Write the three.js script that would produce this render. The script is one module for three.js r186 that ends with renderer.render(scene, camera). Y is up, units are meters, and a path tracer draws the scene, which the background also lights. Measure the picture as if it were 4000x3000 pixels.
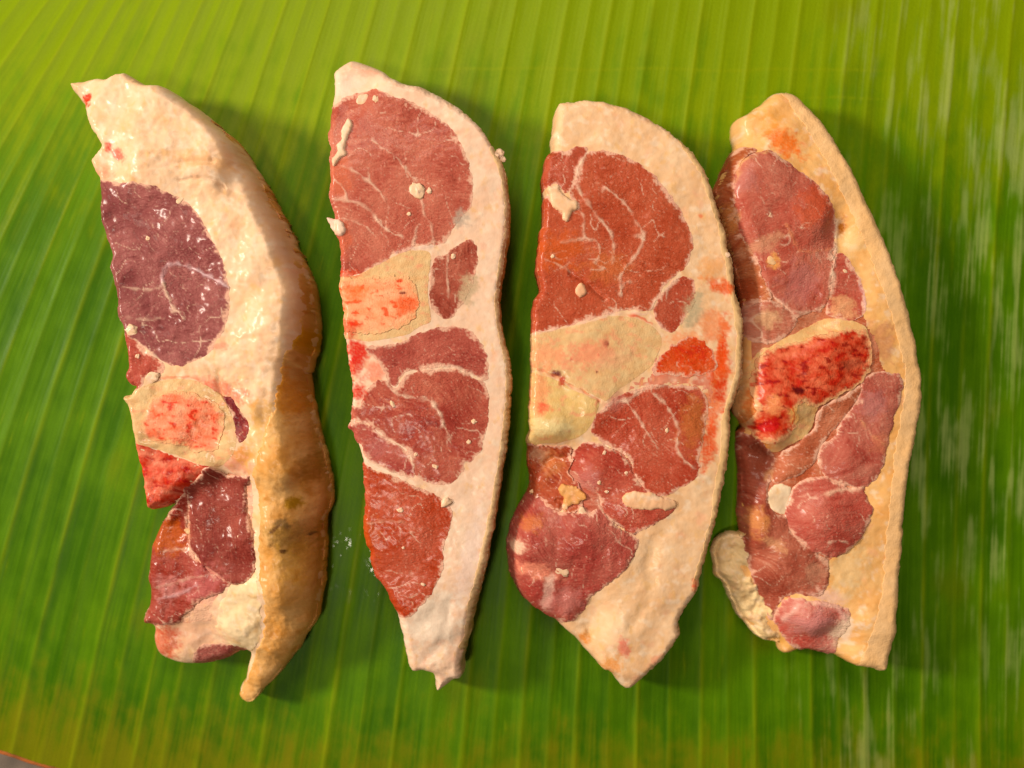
import * as THREE from 'three';
import { ImprovedNoise } from 'three/addons/math/ImprovedNoise.js';
import { RectAreaLightUniformsLib } from 'three/addons/lights/RectAreaLightUniformsLib.js';

// ---------------------------------------------------------------- camera, lamps, exposure
const CAMH = 0.285;                                   // lens height above the leaf, metres
const scene = new THREE.Scene();
const camera = new THREE.PerspectiveCamera(2 * Math.atan(0.35 * 0.75 / 2 / CAMH) * 180 / Math.PI, 4 / 3, 0.01, 20);
camera.position.set(0, CAMH, 0);
camera.up.set(0, 0, -1);
camera.lookAt(0, 0, 0);
camera.focus = CAMH - 0.021;
camera.userData.fStop = 3.8;

const renderer = new THREE.WebGLRenderer({ antialias: true });
renderer.setSize(1024, 768);
renderer.toneMapping = THREE.LinearToneMapping;
renderer.toneMappingExposure = 1.0;
renderer.shadowMap.enabled = true;
RectAreaLightUniformsLib.init();

scene.background = new THREE.Color().setRGB(0.045, 0.037, 0.028);   // dim warm room all round
function lamp(name, x, y, z, w, h, intensity, r, g, b) {
  const l = new THREE.RectAreaLight(new THREE.Color().setRGB(r, g, b), intensity, w, h);
  l.name = name; l.position.set(x, y, z); l.lookAt(0, 0, 0); scene.add(l);
  return l;
}
lamp('side_lamp', -1.40, 0.78, -0.26, 0.22, 0.22, 180, 1.0, 0.86, 0.70);     // low, from the left: throws the shadows to the right
lamp('wall_lamp', -0.20, 0.70, -0.58, 0.50, 0.35, 8.6, 1.0, 0.86, 0.70);     // beyond the far edge of the leaf
lamp('ceiling_lamp', -0.29, 1.20, 0.38, 0.16, 0.16, 62, 1.0, 0.86, 0.70);    // over the near edge: its mirror image glints on the wet leaf

// ---------------------------------------------------------------- helpers
const noise = new ImprovedNoise();
const N = (x, y, z = 0) => noise.noise(x + 31.7, y + 17.3, z + 5.1);
const fbm = (x, y, z = 0) => N(x, y, z) * 0.57 + N(x * 2.1, y * 2.1, z + 9) * 0.29 + N(x * 4.3, y * 4.3, z + 21) * 0.14;
const clamp = (v, a = 0, b = 1) => (v < a ? a : v > b ? b : v);
const ss = (a, b, v) => { const t = clamp((v - a) / (b - a)); return t * t * (3 - 2 * t); };
const lerp = (a, b, t) => a + (b - a) * t;
const mix3 = (c, d, t) => { c[0] += (d[0] - c[0]) * t; c[1] += (d[1] - c[1]) * t; c[2] += (d[2] - c[2]) * t; return c; };
let seed = 12345;
const rnd = () => { seed = (seed * 1664525 + 1013904223) >>> 0; return seed / 4294967296; };
const lin = (v) => { v /= 255; return v <= 0.04045 ? v / 12.92 : ((v + 0.055) / 1.055) ** 2.4; };
const C = (r, g, b) => [lin(r), lin(g), lin(b)];

// plan drawings: each sheet is an origin and a scale, in drawing units (2212 to 350 mm)
const SHEET = {
  a: [110.6, 110.6, 0.4334], b: [221.2, 774.2, 0.4665], c: [663.6, 110.6, 0.4001], d: [691.25, 774.2, 0.45],
  e: [1078.35, 193.55, 0.3833], f: [1078.35, 774.2, 0.4501], g: [1520.75, 165.9, 0.4001], h: [1520.75, 774.2, 0.4332],
};
const UNIT = 350 / 2212;                              // mm per drawing unit on the leaf
function plan(list) {                                 // ['a', u, v, u, v, ..., 'b', u, v, ...] -> drawing units
  const out = []; let s = null;
  for (let i = 0; i < list.length;) {
    if (typeof list[i] === 'string') { s = SHEET[list[i]]; i++; continue; }
    out.push([s[0] + list[i] * s[2], s[1] + list[i + 1] * s[2]]); i += 2;
  }
  return out;
}
function spline(p, closed, n = 4) {                   // Catmull-Rom
  const out = [], L = p.length, g = (i) => (closed ? p[(i + L) % L] : p[clamp(i, 0, L - 1)]);
  for (let i = 0; i < (closed ? L : L - 1); i++) {
    const a = g(i - 1), b = g(i), c = g(i + 1), d = g(i + 2);
    for (let k = 0; k < n; k++) {
      const t = k / n, t2 = t * t, t3 = t2 * t;
      out.push([0, 1].map((j) => 0.5 * (2 * b[j] + (c[j] - a[j]) * t + (2 * a[j] - 5 * b[j] + 4 * c[j] - d[j]) * t2 + (3 * b[j] - a[j] - 3 * c[j] + d[j]) * t3)));
    }
  }
  if (!closed) out.push(p[L - 1]);
  return out;
}
function sdf(poly, x, z) {                            // signed distance, negative inside
  let d = 1e9, inside = false;
  for (let i = 0, j = poly.length - 1; i < poly.length; j = i++) {
    const ax = poly[j][0], az = poly[j][1], bx = poly[i][0], bz = poly[i][1];
    const ex = bx - ax, ez = bz - az, px = x - ax, pz = z - az;
    const t = clamp((px * ex + pz * ez) / (ex * ex + ez * ez + 1e-12));
    const qx = px - ex * t, qz = pz - ez * t, q = qx * qx + qz * qz;
    if (q < d) d = q;
    if ((az > z) !== (bz > z) && x < ax + (z - az) / (bz - az) * ex) inside = !inside;
  }
  return inside ? -Math.sqrt(d) : Math.sqrt(d);
}
function lineDist(p, x, z) {
  let d = 1e9;
  for (let i = 1; i < p.length; i++) {
    const ex = p[i][0] - p[i - 1][0], ez = p[i][1] - p[i - 1][1], px = x - p[i - 1][0], pz = z - p[i - 1][1];
    const t = clamp((px * ex + pz * ez) / (ex * ex + ez * ez + 1e-12));
    d = Math.min(d, (px - ex * t) ** 2 + (pz - ez * t) ** 2);
  }
  return Math.sqrt(d);
}
const bbox = (p) => p.reduce((b, q) => [Math.min(b[0], q[0]), Math.min(b[1], q[1]), Math.max(b[2], q[0]), Math.max(b[3], q[1])], [1e9, 1e9, -1e9, -1e9]);

// the leaf's upper face, mm: gently arched, falling away towards both long edges
function leafY(x, z) {
  const t = Math.abs(z) / 130, q = t < 1.15 ? t * t : 1.3225 + 2.3 * 0.25 * (1 - Math.exp(-(t - 1.15) / 0.25));
  return -6.4 * q + 0.5 * N(x / 70, z / 90, 3.3) + 0.22 * N(x / 16, z / 60, 8.8);
}

// mesh of the part of a lattice where f < 0, with a wall hanging from its rim
function latticeMesh({ x0, z0, step, nx, nz, f, top, bottom, wall, color, bulge = 0.5, cap = false, crease = false, uvScale = 0.001, skip, thickness = 0 }) {
  const pos = [], col = [], idx = [], uv = [], ids = new Map();
  const add = (x, y, z, c) => { pos.push(x / 1000, y / 1000, z / 1000); uv.push(x * uvScale, z * uvScale); if (color) col.push(c[0], c[1], c[2]); return pos.length / 3 - 1; };
  const at = (i, j) => j * (nx + 1) + i;
  const node = (i, j) => {
    const k = at(i, j); let v = ids.get(k);
    if (v === undefined) { const x = x0 + i * step, z = z0 + j * step; v = add(x, top(x, z, i, j), z, color && color(x, z, 0, i, j)); ids.set(k, v); }
    return v;
  };
  const rim = [], rimInfo = new Map();
  const cross = (i, j, a, b) => {
    const k = -1 - 2 * Math.min(at(i, j), at(a, b)) - (j === b ? 0 : 1); let v = ids.get(k);
    if (v === undefined) {
      const fa = f[at(i, j)], fb = f[at(a, b)], t = clamp(fa / (fa - fb), 0.03, 0.97);
      const gi = i + (a - i) * t, gj = j + (b - j) * t, x = x0 + gi * step, z = z0 + gj * step;
      v = add(x, top(x, z, gi, gj), z, color && color(x, z, 0, gi, gj)); ids.set(k, v); rimInfo.set(v, [x, z, gi, gj]);
    }
    return v;
  };
  for (let j = 0; j < nz; j++) for (let i = 0; i < nx; i++) {
    const cs = [[i, j], [i, j + 1], [i + 1, j + 1], [i + 1, j]], fs = cs.map((c) => f[at(c[0], c[1])]);
    if (fs[0] >= 0 && fs[1] >= 0 && fs[2] >= 0 && fs[3] >= 0) continue;
    if (skip && skip(i, j)) continue;
    const poly = [], kind = [];
    for (let k = 0; k < 4; k++) {
      const a = cs[k], b = cs[(k + 1) % 4], fa = fs[k], fb = fs[(k + 1) % 4];
      if (fa < 0) { poly.push(node(a[0], a[1])); kind.push(0); }
      if ((fa < 0) !== (fb < 0)) { poly.push(cross(a[0], a[1], b[0], b[1])); kind.push(fa < 0 ? 1 : 2); }
    }
    for (let k = 1; k < poly.length - 1; k++) idx.push(poly[0], poly[k], poly[k + 1]);
    for (let k = 0; k < poly.length; k++) if (kind[k] === 1 && kind[(k + 1) % poly.length] === 2) rim.push([poly[k], poly[(k + 1) % poly.length]]);
  }
  const nTop = pos.length / 3;
  // walls
  const grad = (gi, gj) => {
    const i = clamp(Math.round(gi), 1, nx - 1), j = clamp(Math.round(gj), 1, nz - 1);
    const gx = f[at(i + 1, j)] - f[at(i - 1, j)], gz = f[at(i, j + 1)] - f[at(i, j - 1)], l = Math.hypot(gx, gz) || 1;
    return [gx / l, gz / l];
  };
  const rings = new Map(), R = wall || 0;
  const column = (v) => {
    let c = rings.get(v);
    if (!c) {
      c = [v]; const [x, z, gi, gj] = rimInfo.get(v); if (crease) c[0] = add(x, pos[v * 3 + 1] * 1000, z, color && color(x, z, 0, gi, gj));
      const [gx, gz] = grad(gi, gj), y = pos[v * 3 + 1] * 1000, yb = Math.min(y - 0.05, bottom(x, z, gi, gj));
      for (let k = 1; k <= R; k++) {
        const t = k / R, o = bulge * Math.sin(Math.PI * Math.min(1, t * 1.25)) - (t > 0.8 ? (t - 0.8) * 4 * bulge : 0) + (k < R ? 0.25 * bulge * N(x / 3, z / 3, t * 5) : 0);
        const px = x + gx * o, pz = z + gz * o;
        c.push(add(px, lerp(y, yb, t), pz, color && color(px, pz, t, gi, gj)));
        uv[uv.length - 1] += (y - lerp(y, yb, t)) * uvScale * Math.abs(gz); uv[uv.length - 2] += (y - lerp(y, yb, t)) * uvScale * Math.abs(gx);
      }
      rings.set(v, c);
    }
    return c;
  };
  if (R) for (const [p, q] of rim) {
    const a = column(p), b = column(q);
    for (let k = 0; k < R; k++) idx.push(a[k], a[k + 1], b[k + 1], a[k], b[k + 1], b[k]);
  }
  if (cap) {                                          // under face
    const n0 = idx.length, map = new Map();
    const low = (v) => {
      if (v >= nTop) return v;
      if (rings.has(v)) return rings.get(v)[R];
      let k = map.get(v);
      if (k === undefined) { const x = pos[v * 3] * 1000, z = pos[v * 3 + 2] * 1000; k = add(x, thickness ? pos[v * 3 + 1] * 1000 - thickness : bottom(x, z, 0, 0), z, color && color(x, z, 1, (x - x0) / step, (z - z0) / step)); map.set(v, k); }
      return k;
    };
    for (let k = 0; k < n0; k += 3) if (idx[k] < nTop && idx[k + 1] < nTop && idx[k + 2] < nTop) idx.push(low(idx[k]), low(idx[k + 2]), low(idx[k + 1]));
  }
  const g = new THREE.BufferGeometry();
  g.setAttribute('position', new THREE.Float32BufferAttribute(pos, 3));
  g.setAttribute('uv', new THREE.Float32BufferAttribute(uv, 2));
  if (color) g.setAttribute('color', new THREE.Float32BufferAttribute(col, 3));
  g.setIndex(idx); g.computeVertexNormals();
  return g;
}
function gray(n, fn) {                                // tiling grey texture
  const d = new Uint8Array(n * n * 4);
  for (let j = 0; j < n; j++) for (let i = 0; i < n; i++) { const v = clamp(fn(i / n, j / n)) * 255, k = (j * n + i) * 4; d[k] = d[k + 1] = d[k + 2] = v; d[k + 3] = 255; }
  const t = new THREE.DataTexture(d, n, n); t.wrapS = t.wrapT = THREE.RepeatWrapping; t.magFilter = THREE.LinearFilter; t.minFilter = THREE.LinearFilter; t.needsUpdate = true;
  return t;
}
// noise that tiles: blend of shifted copies
const tile = (u, v, fx, fy, z) => {
  const a = (p, q) => N(p * fx, q * fy, z);
  return a(u, v) * (1 - u) * (1 - v) + a(u - 1, v) * u * (1 - v) + a(u, v - 1) * (1 - u) * v + a(u - 1, v - 1) * u * v;
};
const tiled = (t, metres) => { const c = t.clone(); c.repeat.set(1 / metres, 1 / metres); c.needsUpdate = true; return c; };

// ---------------------------------------------------------------- table and banana leaf
{
  const g = new THREE.PlaneGeometry(1.8, 1.8, 1, 1); g.rotateX(-Math.PI / 2);
  const n = 256, d = new Uint8Array(n * n * 4);
  for (let j = 0; j < n; j++) for (let i = 0; i < n; i++) {
    const u = i / n, v = j / n, k = (j * n + i) * 4, w = 1 + 0.5 * tile(u, v, 9, 9, 1) + 0.35 * tile(u, v, 40, 40, 2);
    d[k] = 112 * w; d[k + 1] = 98 * w; d[k + 2] = 86 * w; d[k + 3] = 255;
  }
  const t = new THREE.DataTexture(d, n, n); t.wrapS = t.wrapT = THREE.RepeatWrapping; t.repeat.set(8, 8); t.colorSpace = THREE.SRGBColorSpace; t.magFilter = THREE.LinearFilter; t.needsUpdate = true;
  const m = new THREE.Mesh(g, new THREE.MeshStandardMaterial({ map: t, roughness: 0.7 }));
  m.name = 'table_top'; m.position.y = -0.0155; m.receiveShadow = true; m.castShadow = true;
  m.userData = { kind: 'structure', label: 'grey brown table surface showing past the corner of the leaf', category: 'table' };
  scene.add(m);
}
const drawX = (x) => x / UNIT + 1106, drawY = (z) => z / UNIT + 829.5;
function veinCoord(X, Y) {                            // which side vein a place lies on
  const t = Y / 1659;
  let s = X;
  for (let k = 0; k < 3; k++) {
    const mt = -0.14 - 0.31 * Math.exp(-Math.max(-300, s) / 620), mb = -0.26 + 0.30 * ss(200, 1900, s) + 0.02 * s / 2000;
    s = X - 1659 * (mt * (t - t * t / 2 - 0.375) + mb * (t * t / 2 - 0.125));
  }
  return s;
}
const ribs = []; { let s = -620, k = 0; while (s < 2900) { ribs.push([s, k % 2 ? 0.10 + 0.22 * rnd() : 0.42 + 0.28 * rnd(), 1.1 + rnd() * 0.7]); s += 50 + 17 * rnd(); k++; } }
function ribAt(s) {                                   // height of the nearest rib 0..1 and place between ribs
  let lo = 0, hi = ribs.length - 1;
  while (hi - lo > 1) { const m = (lo + hi) >> 1; if (ribs[m][0] < s) lo = m; else hi = m; }
  const a = ribs[lo], b = ribs[hi], da = s - a[0], db = b[0] - s;
  const r = Math.max(a[1] * Math.exp(-((da / (3.3 * a[2])) ** 2)), b[1] * Math.exp(-((db / (3.3 * b[2])) ** 2)));
  return [r, da / (b[0] - a[0]), lo];
}
{
  const X0 = -260, X1 = 250, Z0 = -205, Z1 = 160;     // mm
  const edge = spline([[-700, 1430], [-320, 1550], [-32, 1641], [24, 1662], [66, 1676], [108, 1688], [240, 1716], [520, 1750], [1000, 1785], [1700, 1805], [2420, 1770], [2640, 1500], [2670, 900], [2650, 200], [2600, -420], [1200, -440], [0, -440], [-490, -420], [-515, 400]].map(([X, Y]) => [(X - 1106) * UNIT, (Y - 829.5) * UNIT]), true, 6);
  const step = 0.9, nx = Math.round((X1 - X0) / step), nz = Math.round((Z1 - Z0) / step), f = new Float32Array((nx + 1) * (nz + 1)), fm = new Float32Array(f.length);
  for (let j = 0; j <= nz; j++) for (let i = 0; i <= nx; i++) {
    const x = X0 + i * step, z = Z0 + j * step, d = sdf(edge, x, z) + 0.25 * N(x / 5, z / 5, 2);
    f[j * (nx + 1) + i] = d + 0.9; fm[j * (nx + 1) + i] = Math.max(d, -d - 1.15);
  }
  const W = 1340, H = Math.round(W * (Z1 - Z0) / (X1 - X0)), col = new Uint8Array(W * H * 4), bmp = new Uint8Array(W * H * 4), rgh = new Uint8Array(W * H * 4), dew = new Uint8Array(W * H * 4);
  const srgb = (v) => 255 * (v <= 0.0031308 ? v * 12.92 : 1.055 * v ** (1 / 2.4) - 0.055);
  const deep = [0.038, 0.118, 0.001], fresh = [0.106, 0.240, 0.001], gold = [0.235, 0.325, 0.001], rib = [0.25, 0.31, 0.002], olive = [0.165, 0.165, 0.002], paleGrey = [0.42, 0.48, 0.16];
  for (let j = 0; j < H; j++) for (let i = 0; i < W; i++) {
    const x = X0 + (i + 0.5) / W * (X1 - X0), z = Z0 + (j + 0.5) / H * (Z1 - Z0), X = drawX(x), Y = drawY(z), k = (j * W + i) * 4;
    const s = veinCoord(X, Y), [r, p, q] = ribAt(s);
    const along = fbm(s / 26, Y / 420, 1), fine = N(s / 5, Y / 190, 4), hair = N(s / 2.1, Y / 120, 6), patch = fbm(X / 210, Y / 260, 12), mott = fbm(X / 38, Y / 60, 15);
    const c = deep.slice();
    mix3(c, fresh, clamp(0.40 + along * 0.5 + fine * 0.2 + patch * 0.55 + 0.3 * mott + 0.3 * N(q * 7.3, 2.2)));
    mix3(c, gold, 0.75 * ss(520, 60, Y + 300 * along + 240 * patch + 190 * mott + 40 * fine));   // yellower and paler towards the far edge, in streaks along the veins
    // yellowed tissue: towards the dried margin and along the torn-looking creases
    const em = sdfEdge(X, Y);
    mix3(c, olive, clamp(0.85 * ss(-230, 10, em + 150 * mott + 110 * along + 60 * fine) + 0.30 * ss(0.18, 0.55, patch + 0.3 * along)));
    const crease = Math.exp(-(((Y - 139 - 6 * N(X / 140, 3)) / 3.5) ** 2)) * ss(860, 1000, X + 60 * mott) * ss(2000, 1850, X) + 0.7 * Math.exp(-(((Y - 203 - 6 * N(X / 120, 9)) / 3) ** 2)) * ss(1560, 1640, X) * ss(1980, 1900, X);
    mix3(c, rib, 0.5 * crease * clamp(0.6 + 1.4 * fine));
    const wisp = ss(0.30, 0.62, fbm(s / 13 + 50, Y / 110, 31) + 0.25 * patch);       // pale streaks beside the ribs
    mix3(c, rib, 0.26 * wisp);
    mix3(c, rib, 0.85 * clamp(r * (0.62 + 0.7 * N(s / 40, Y / 90, 7))));
    if (hair > 0.25) mix3(c, rib, 0.12 * (hair - 0.25));
    // pale greyish patches, long along the veins, right-hand part of the leaf
    const wz = ss(1640, 1900, X + 120 * N(Y / 170, 5.5)), zone = wz * (0.55 + 0.45 * N(Y / 260, X / 420, 6));
    const bl = ss(-0.02, 0.42, fbm(s / 30 + 9, Y / 230, 41) + 0.30 * fine + 0.25 * mott + 0.40 * zone - 0.26 + 0.12 * r) * zone;
    mix3(c, paleGrey, clamp(0.5 * bl));
    const g = 1 + 0.10 * N(X / 3, Y / 3, 51) + 0.08 * hair;
    for (let a = 0; a < 3; a++) col[k + a] = clamp(srgb(clamp(c[a] * g)), 0, 255);
    col[k + 3] = 255;
    const hgt = 0.42 + 0.11 * r + 0.04 * fine + 0.02 * hair + 0.10 * (Math.abs(p - 0.5) * 2) ** 2 + 0.05 * mott;
    bmp[k] = bmp[k + 1] = bmp[k + 2] = clamp(hgt) * 255; bmp[k + 3] = 255;
    const ro = clamp(0.42 + 0.10 * along + 0.08 * mott + 0.25 * bl + 0.1 * r, 0.2, 1);
    const wetAt = ss(1.3, 0.2, Math.hypot((X - 772) / 75, (Y - 1270) / 110)) * Math.max(ss(1.1, 0.7, Math.hypot((X - 752) / 12, (Y - 1292) / 20) + 0.5 * mott), ss(0.46, 0.56, N(X / 7, Y / 11, 71) + 0.5 * N(X / 40, Y / 40, 72)));   // meat juice on the leaf
    dew[k] = dew[k + 1] = dew[k + 2] = 255 * wetAt; dew[k + 3] = 255;
    rgh[k] = rgh[k + 1] = rgh[k + 2] = ro * 255; rgh[k + 3] = 255;
  }
  function sdfEdge(X, Y) { return Math.max(Y - (1612 + (X > 0 ? 165 * (1 - Math.exp(-X / 400)) : 0.3 * X)), -9e3); }
  const tex = (d, s) => { const t = new THREE.DataTexture(d, W, H); t.magFilter = THREE.LinearFilter; t.minFilter = THREE.LinearFilter; if (s) t.colorSpace = THREE.SRGBColorSpace; t.needsUpdate = true; return t; };
  const mat = new THREE.MeshPhysicalMaterial({ map: tex(col, true), bumpMap: tex(bmp), bumpScale: 0.0010, roughnessMap: tex(rgh), roughness: 1, specularIntensity: 0.13, clearcoat: 0.9, clearcoatMap: tex(dew), clearcoatRoughness: 0.08 });
  const topY = (x, z) => { const s = veinCoord(drawX(x), drawY(z)), [r, p] = ribAt(s); return leafY(x, z) + 0.16 * (Math.abs(p - 0.5) * 2) ** 2 + 0.12 * r; };
  const fit = (g) => { const p = g.attributes.position, u = g.attributes.uv; for (let i = 0; i < p.count; i++) u.setXY(i, (p.getX(i) * 1000 - X0) / (X1 - X0), (p.getZ(i) * 1000 - Z0) / (Z1 - Z0)); return g; };
  const blade = new THREE.Mesh(fit(latticeMesh({ x0: X0, z0: Z0, step, nx, nz, f, top: topY, bottom: (x, z) => leafY(x, z) - 0.5, wall: 1, bulge: 0 })), mat);
  const leaf = new THREE.Group(); leaf.name = 'banana_leaf'; blade.name = 'leaf_blade';
  const rimMat = new THREE.MeshStandardMaterial({ vertexColors: true, roughness: 0.7 });
  const margin = new THREE.Mesh(latticeMesh({ x0: X0, z0: Z0, step, nx, nz, f: fm, top: (x, z) => topY(x, z) + 0.12, bottom: (x, z) => leafY(x, z) - 0.6, wall: 1, bulge: 0, color: (x, z) => mix3(C(176, 92, 18), C(120, 66, 12), clamp(0.5 + N(x / 4, z / 4, 4))) }), rimMat);
  margin.name = 'leaf_margin'; margin.userData.label = 'thin dry orange brown rim of the leaf';
  leaf.add(blade, margin);
  leaf.userData = { label: 'green banana leaf with pale parallel ribs laid under the meat', category: 'leaf' };
  scene.add(leaf);
}

// ---------------------------------------------------------------- meat materials
const grain = gray(512, (u, v) => 0.5 + 0.45 * tile(u, v, 60, 60, 1) + 0.35 * tile(u, v, 130, 130, 2) + 0.25 * tile(u, v, 24, 24, 3));
const fibre = gray(512, (u, v) => 0.5 + 0.5 * tile(u, v, 46, 80, 4) + 0.4 * tile(u, v, 90, 130, 5) + 0.2 * tile(u, v, 18, 22, 6));
const wet = gray(256, (u, v) => 0.55 + 0.5 * tile(u, v, 14, 14, 8) + 0.35 * tile(u, v, 40, 40, 9));
const MAT = {
  muscle: new THREE.MeshPhysicalMaterial({ vertexColors: true, roughness: 0.6, specularIntensity: 0.25, bumpMap: tiled(fibre, 0.04), bumpScale: 0.00020, clearcoat: 0.2, clearcoatRoughness: 0.2 }),
  fat: new THREE.MeshPhysicalMaterial({ vertexColors: true, roughness: 0.55, specularIntensity: 0.3, bumpMap: tiled(grain, 0.05), bumpScale: 0.00006, clearcoat: 0.2, clearcoatRoughness: 0.24 }),
  bone: new THREE.MeshPhysicalMaterial({ vertexColors: true, roughness: 0.5, specularIntensity: 0.3, bumpMap: tiled(grain, 0.03), bumpScale: 0.00012, clearcoat: 0.3, clearcoatRoughness: 0.2 }),
  marrow: new THREE.MeshPhysicalMaterial({ vertexColors: true, roughness: 0.55, specularIntensity: 0.25, bumpMap: tiled(grain, 0.035), bumpScale: 0.0002, clearcoat: 0.2, clearcoatRoughness: 0.25 }),
  skin: new THREE.MeshPhysicalMaterial({ vertexColors: true, roughness: 0.6, specularIntensity: 0.3, bumpMap: tiled(grain, 0.045), bumpScale: 0.00012, clearcoat: 0.25, clearcoatRoughness: 0.28 }),
};

// ---------------------------------------------------------------- one slice of meat
// spec: outline, ref (mm, height of the cut face), heights [sheet,u,v,mm], rolls [sheet,u,v,width mm,share], parts, stains, lines
const STEP = 0.37;
const place = (spec) => {
  const hs = spec.heights.map((q) => [...plan(q.slice(0, 3))[0], q[3]]), rs = (spec.rolls || []).map((q) => [...plan(q.slice(0, 3))[0], q[4]]);
  const near = (list, X, Y, e) => { let a = 1e-12, b = 0; for (const q of list) { const w = 1 / (((X - q[0]) ** 2 + (Y - q[1]) ** 2 + e) ** 1.6); a += w; b += w * q[2]; } return b / a; };
  return ([X, Y], rim) => { const h = near(hs, X, Y, 360) * (rim ? 1 - 0.8 * near(rs, X, Y, 640) : 1), k = UNIT * (CAMH * 1000 - h) / (CAMH * 1000); return [(X - 1106) * k, (Y - 829.5) * k]; };
};
function meat(spec) {
  const drawn = place(spec), to = (p) => drawn(p, false), outline = spline(plan(spec.outline).map((p) => drawn(p, true)), true, 4);
  const bb = bbox(outline), cx = (bb[0] + bb[2]) / 2, cz = (bb[1] + bb[3]) / 2, off = (p) => [p[0] - cx, p[1] - cz];
  const O = outline.map(off), x0 = bb[0] - cx - 2.2, z0 = bb[1] - cz - 2.2, nx = Math.ceil((bb[2] - bb[0] + 4.4) / STEP), nz = Math.ceil((bb[3] - bb[1] + 4.4) / STEP);
  const W = nx + 1, n = W * (nz + 1), fO = new Float32Array(n), fS = new Float32Array(n), hB = new Float32Array(n), rW = new Float32Array(n), rS = new Float32Array(n);
  const one = (q) => off(to(plan(q.slice(0, 3))[0]));
  const hs = spec.heights.map((q) => [...one(q), q[3]]), rs = (spec.rolls || []).map((q) => [...one(q), q[3], q[4]]);
  const sd = spec.seed;
  for (let j = 0; j <= nz; j++) for (let i = 0; i <= nx; i++) {
    const x = x0 + i * STEP, z = z0 + j * STEP, k = j * W + i;
    const wrinkle = (spec.wrinkle || 0) * (0.5 - Math.abs(fbm(x / 6.5 + 3, z / 5, sd + 12)) * 1.6);
    const saw = spec.saw ? spec.saw(x, z) : 0;
    fS[k] = sdf(O, x, z); fO[k] = fS[k] + 0.45 * N(x / 3.2, z / 3.2, sd) + (0.18 + 0.2 * saw) * N(x / 0.9, z / 0.9, sd + 3);
    let a = 0, b = 0;
    for (const q of hs) { const w = 1 / (((x - q[0]) ** 2 + (z - q[1]) ** 2 + 9) ** 1.6); a += w; b += w * q[2]; }
    hB[k] = b / a + (spec.lump ?? 0.5) * fbm(x / 9, z / 9, sd + 7) + 0.05 * fbm(x / 2.6, z / 2.6, sd + 8) + wrinkle;
    let w0 = 0.00002, w1 = w0 * 1.7, w2 = w0 * 0.07;
    for (const q of rs) { const w = 1 / (((x - q[0]) ** 2 + (z - q[1]) ** 2 + 16) ** 2); w0 += w; w1 += w * q[2]; w2 += w * q[3]; }
    rW[k] = w1 / w0; rS[k] = w2 / w0;
  }
  const samp = (A, gi, gj) => {
    const i = clamp(Math.floor(gi), 0, nx - 1), j = clamp(Math.floor(gj), 0, nz - 1), u = clamp(gi - i), v = clamp(gj - j), k = j * W + i;
    return lerp(lerp(A[k], A[k + 1], u), lerp(A[k + W], A[k + W + 1], u), v);
  };
  const round = (t) => (t >= 1 ? 1 : Math.sqrt(Math.max(0, 1 - (1 - t) ** 2)));
  const ground = (x, z) => leafY(x + cx, z + cz) - 0.25;
  const body = (gi, gj) => { const w = samp(rW, gi, gj), s = samp(rS, gi, gj), d = Math.max(0, lerp(-samp(fO, gi, gj), -samp(fS, gi, gj), ss(2.2, 5, w))); return samp(hB, gi, gj) * (1 - s * (1 - round(d / w))); };
  const lines = (spec.lines || []).map((l) => { const p = spline(plan(l.p).map(to).map(off), false, 5); return { ...l, p, bb: bbox(p) }; });
  const stains = (spec.stains || []).map((q) => ({ at: one(q), rx: q[3] * UNIT * SHEET[q[0]][2], rz: q[4] * UNIT * SHEET[q[0]][2], turn: (q[5] || 0) * Math.PI / 180, c: q[6], s: q[7] ?? 0.8, on: q[8] }));
  const root = new THREE.Group(); root.name = spec.name; root.position.set(cx / 1000, 0, cz / 1000);
  root.userData = { label: spec.label, category: 'meat slice', group: 'raw meat slices in a row on the leaf' };
  scene.add(root);
  const lineHit = (x, z, tag, cb) => {
    for (const l of lines) {
      if (l.on && !l.on.includes(tag)) continue;
      if (!l.on && tag !== 'muscle') continue;
      const m = l.w * 2.5 + 0.6;
      if (x < l.bb[0] - m || x > l.bb[2] + m || z < l.bb[1] - m || z > l.bb[3] + m) continue;
      const ww = (l.up ?? 0) < -0.55 ? l.w : l.w * (0.62 + 1.0 * N(x / 2.3, z / 2.3, 44)), d = lineDist(l.p, x + 0.5 * N(x / 1.7, z / 1.7, 41), z + 0.5 * N(x / 1.7, z / 1.7, 42));
      const k = Math.exp(-((d / Math.max(0.12, ww)) ** 2)) * ((l.up ?? 0) < -0.55 ? 0.6 + 0.5 * N(x / 9, z / 9, 47) : clamp(0.75 + 0.9 * N(x / 3.1, z / 3.1, 47)));
      if (k > 0.03) cb(l, k);
    }
  };
  const paint = (tag, fn) => (x, z, t, gi, gj, rim = 9) => {
    const c = fn(x, z, t, -samp(fO, gi, gj));
    if (rim < 4 && tag === 'marrow') mix3(c, [0.70, 0.44, 0.27], 0.9 * ss(1.9, 0.1, rim + 2.2 * fbm(x / 2.6, z / 2.6, 35) + 0.8 * N(x / 0.7, z / 0.7, 36)));
    if (rim < 1.8 && tag === 'muscle') mix3(c, RIM, 0.88 * ss(0.95, 0.05, rim + 1.1 * N(x / 0.8, z / 0.8, 33) + 2.0 * N(x / 4.5, z / 4.5, 34)));
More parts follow.
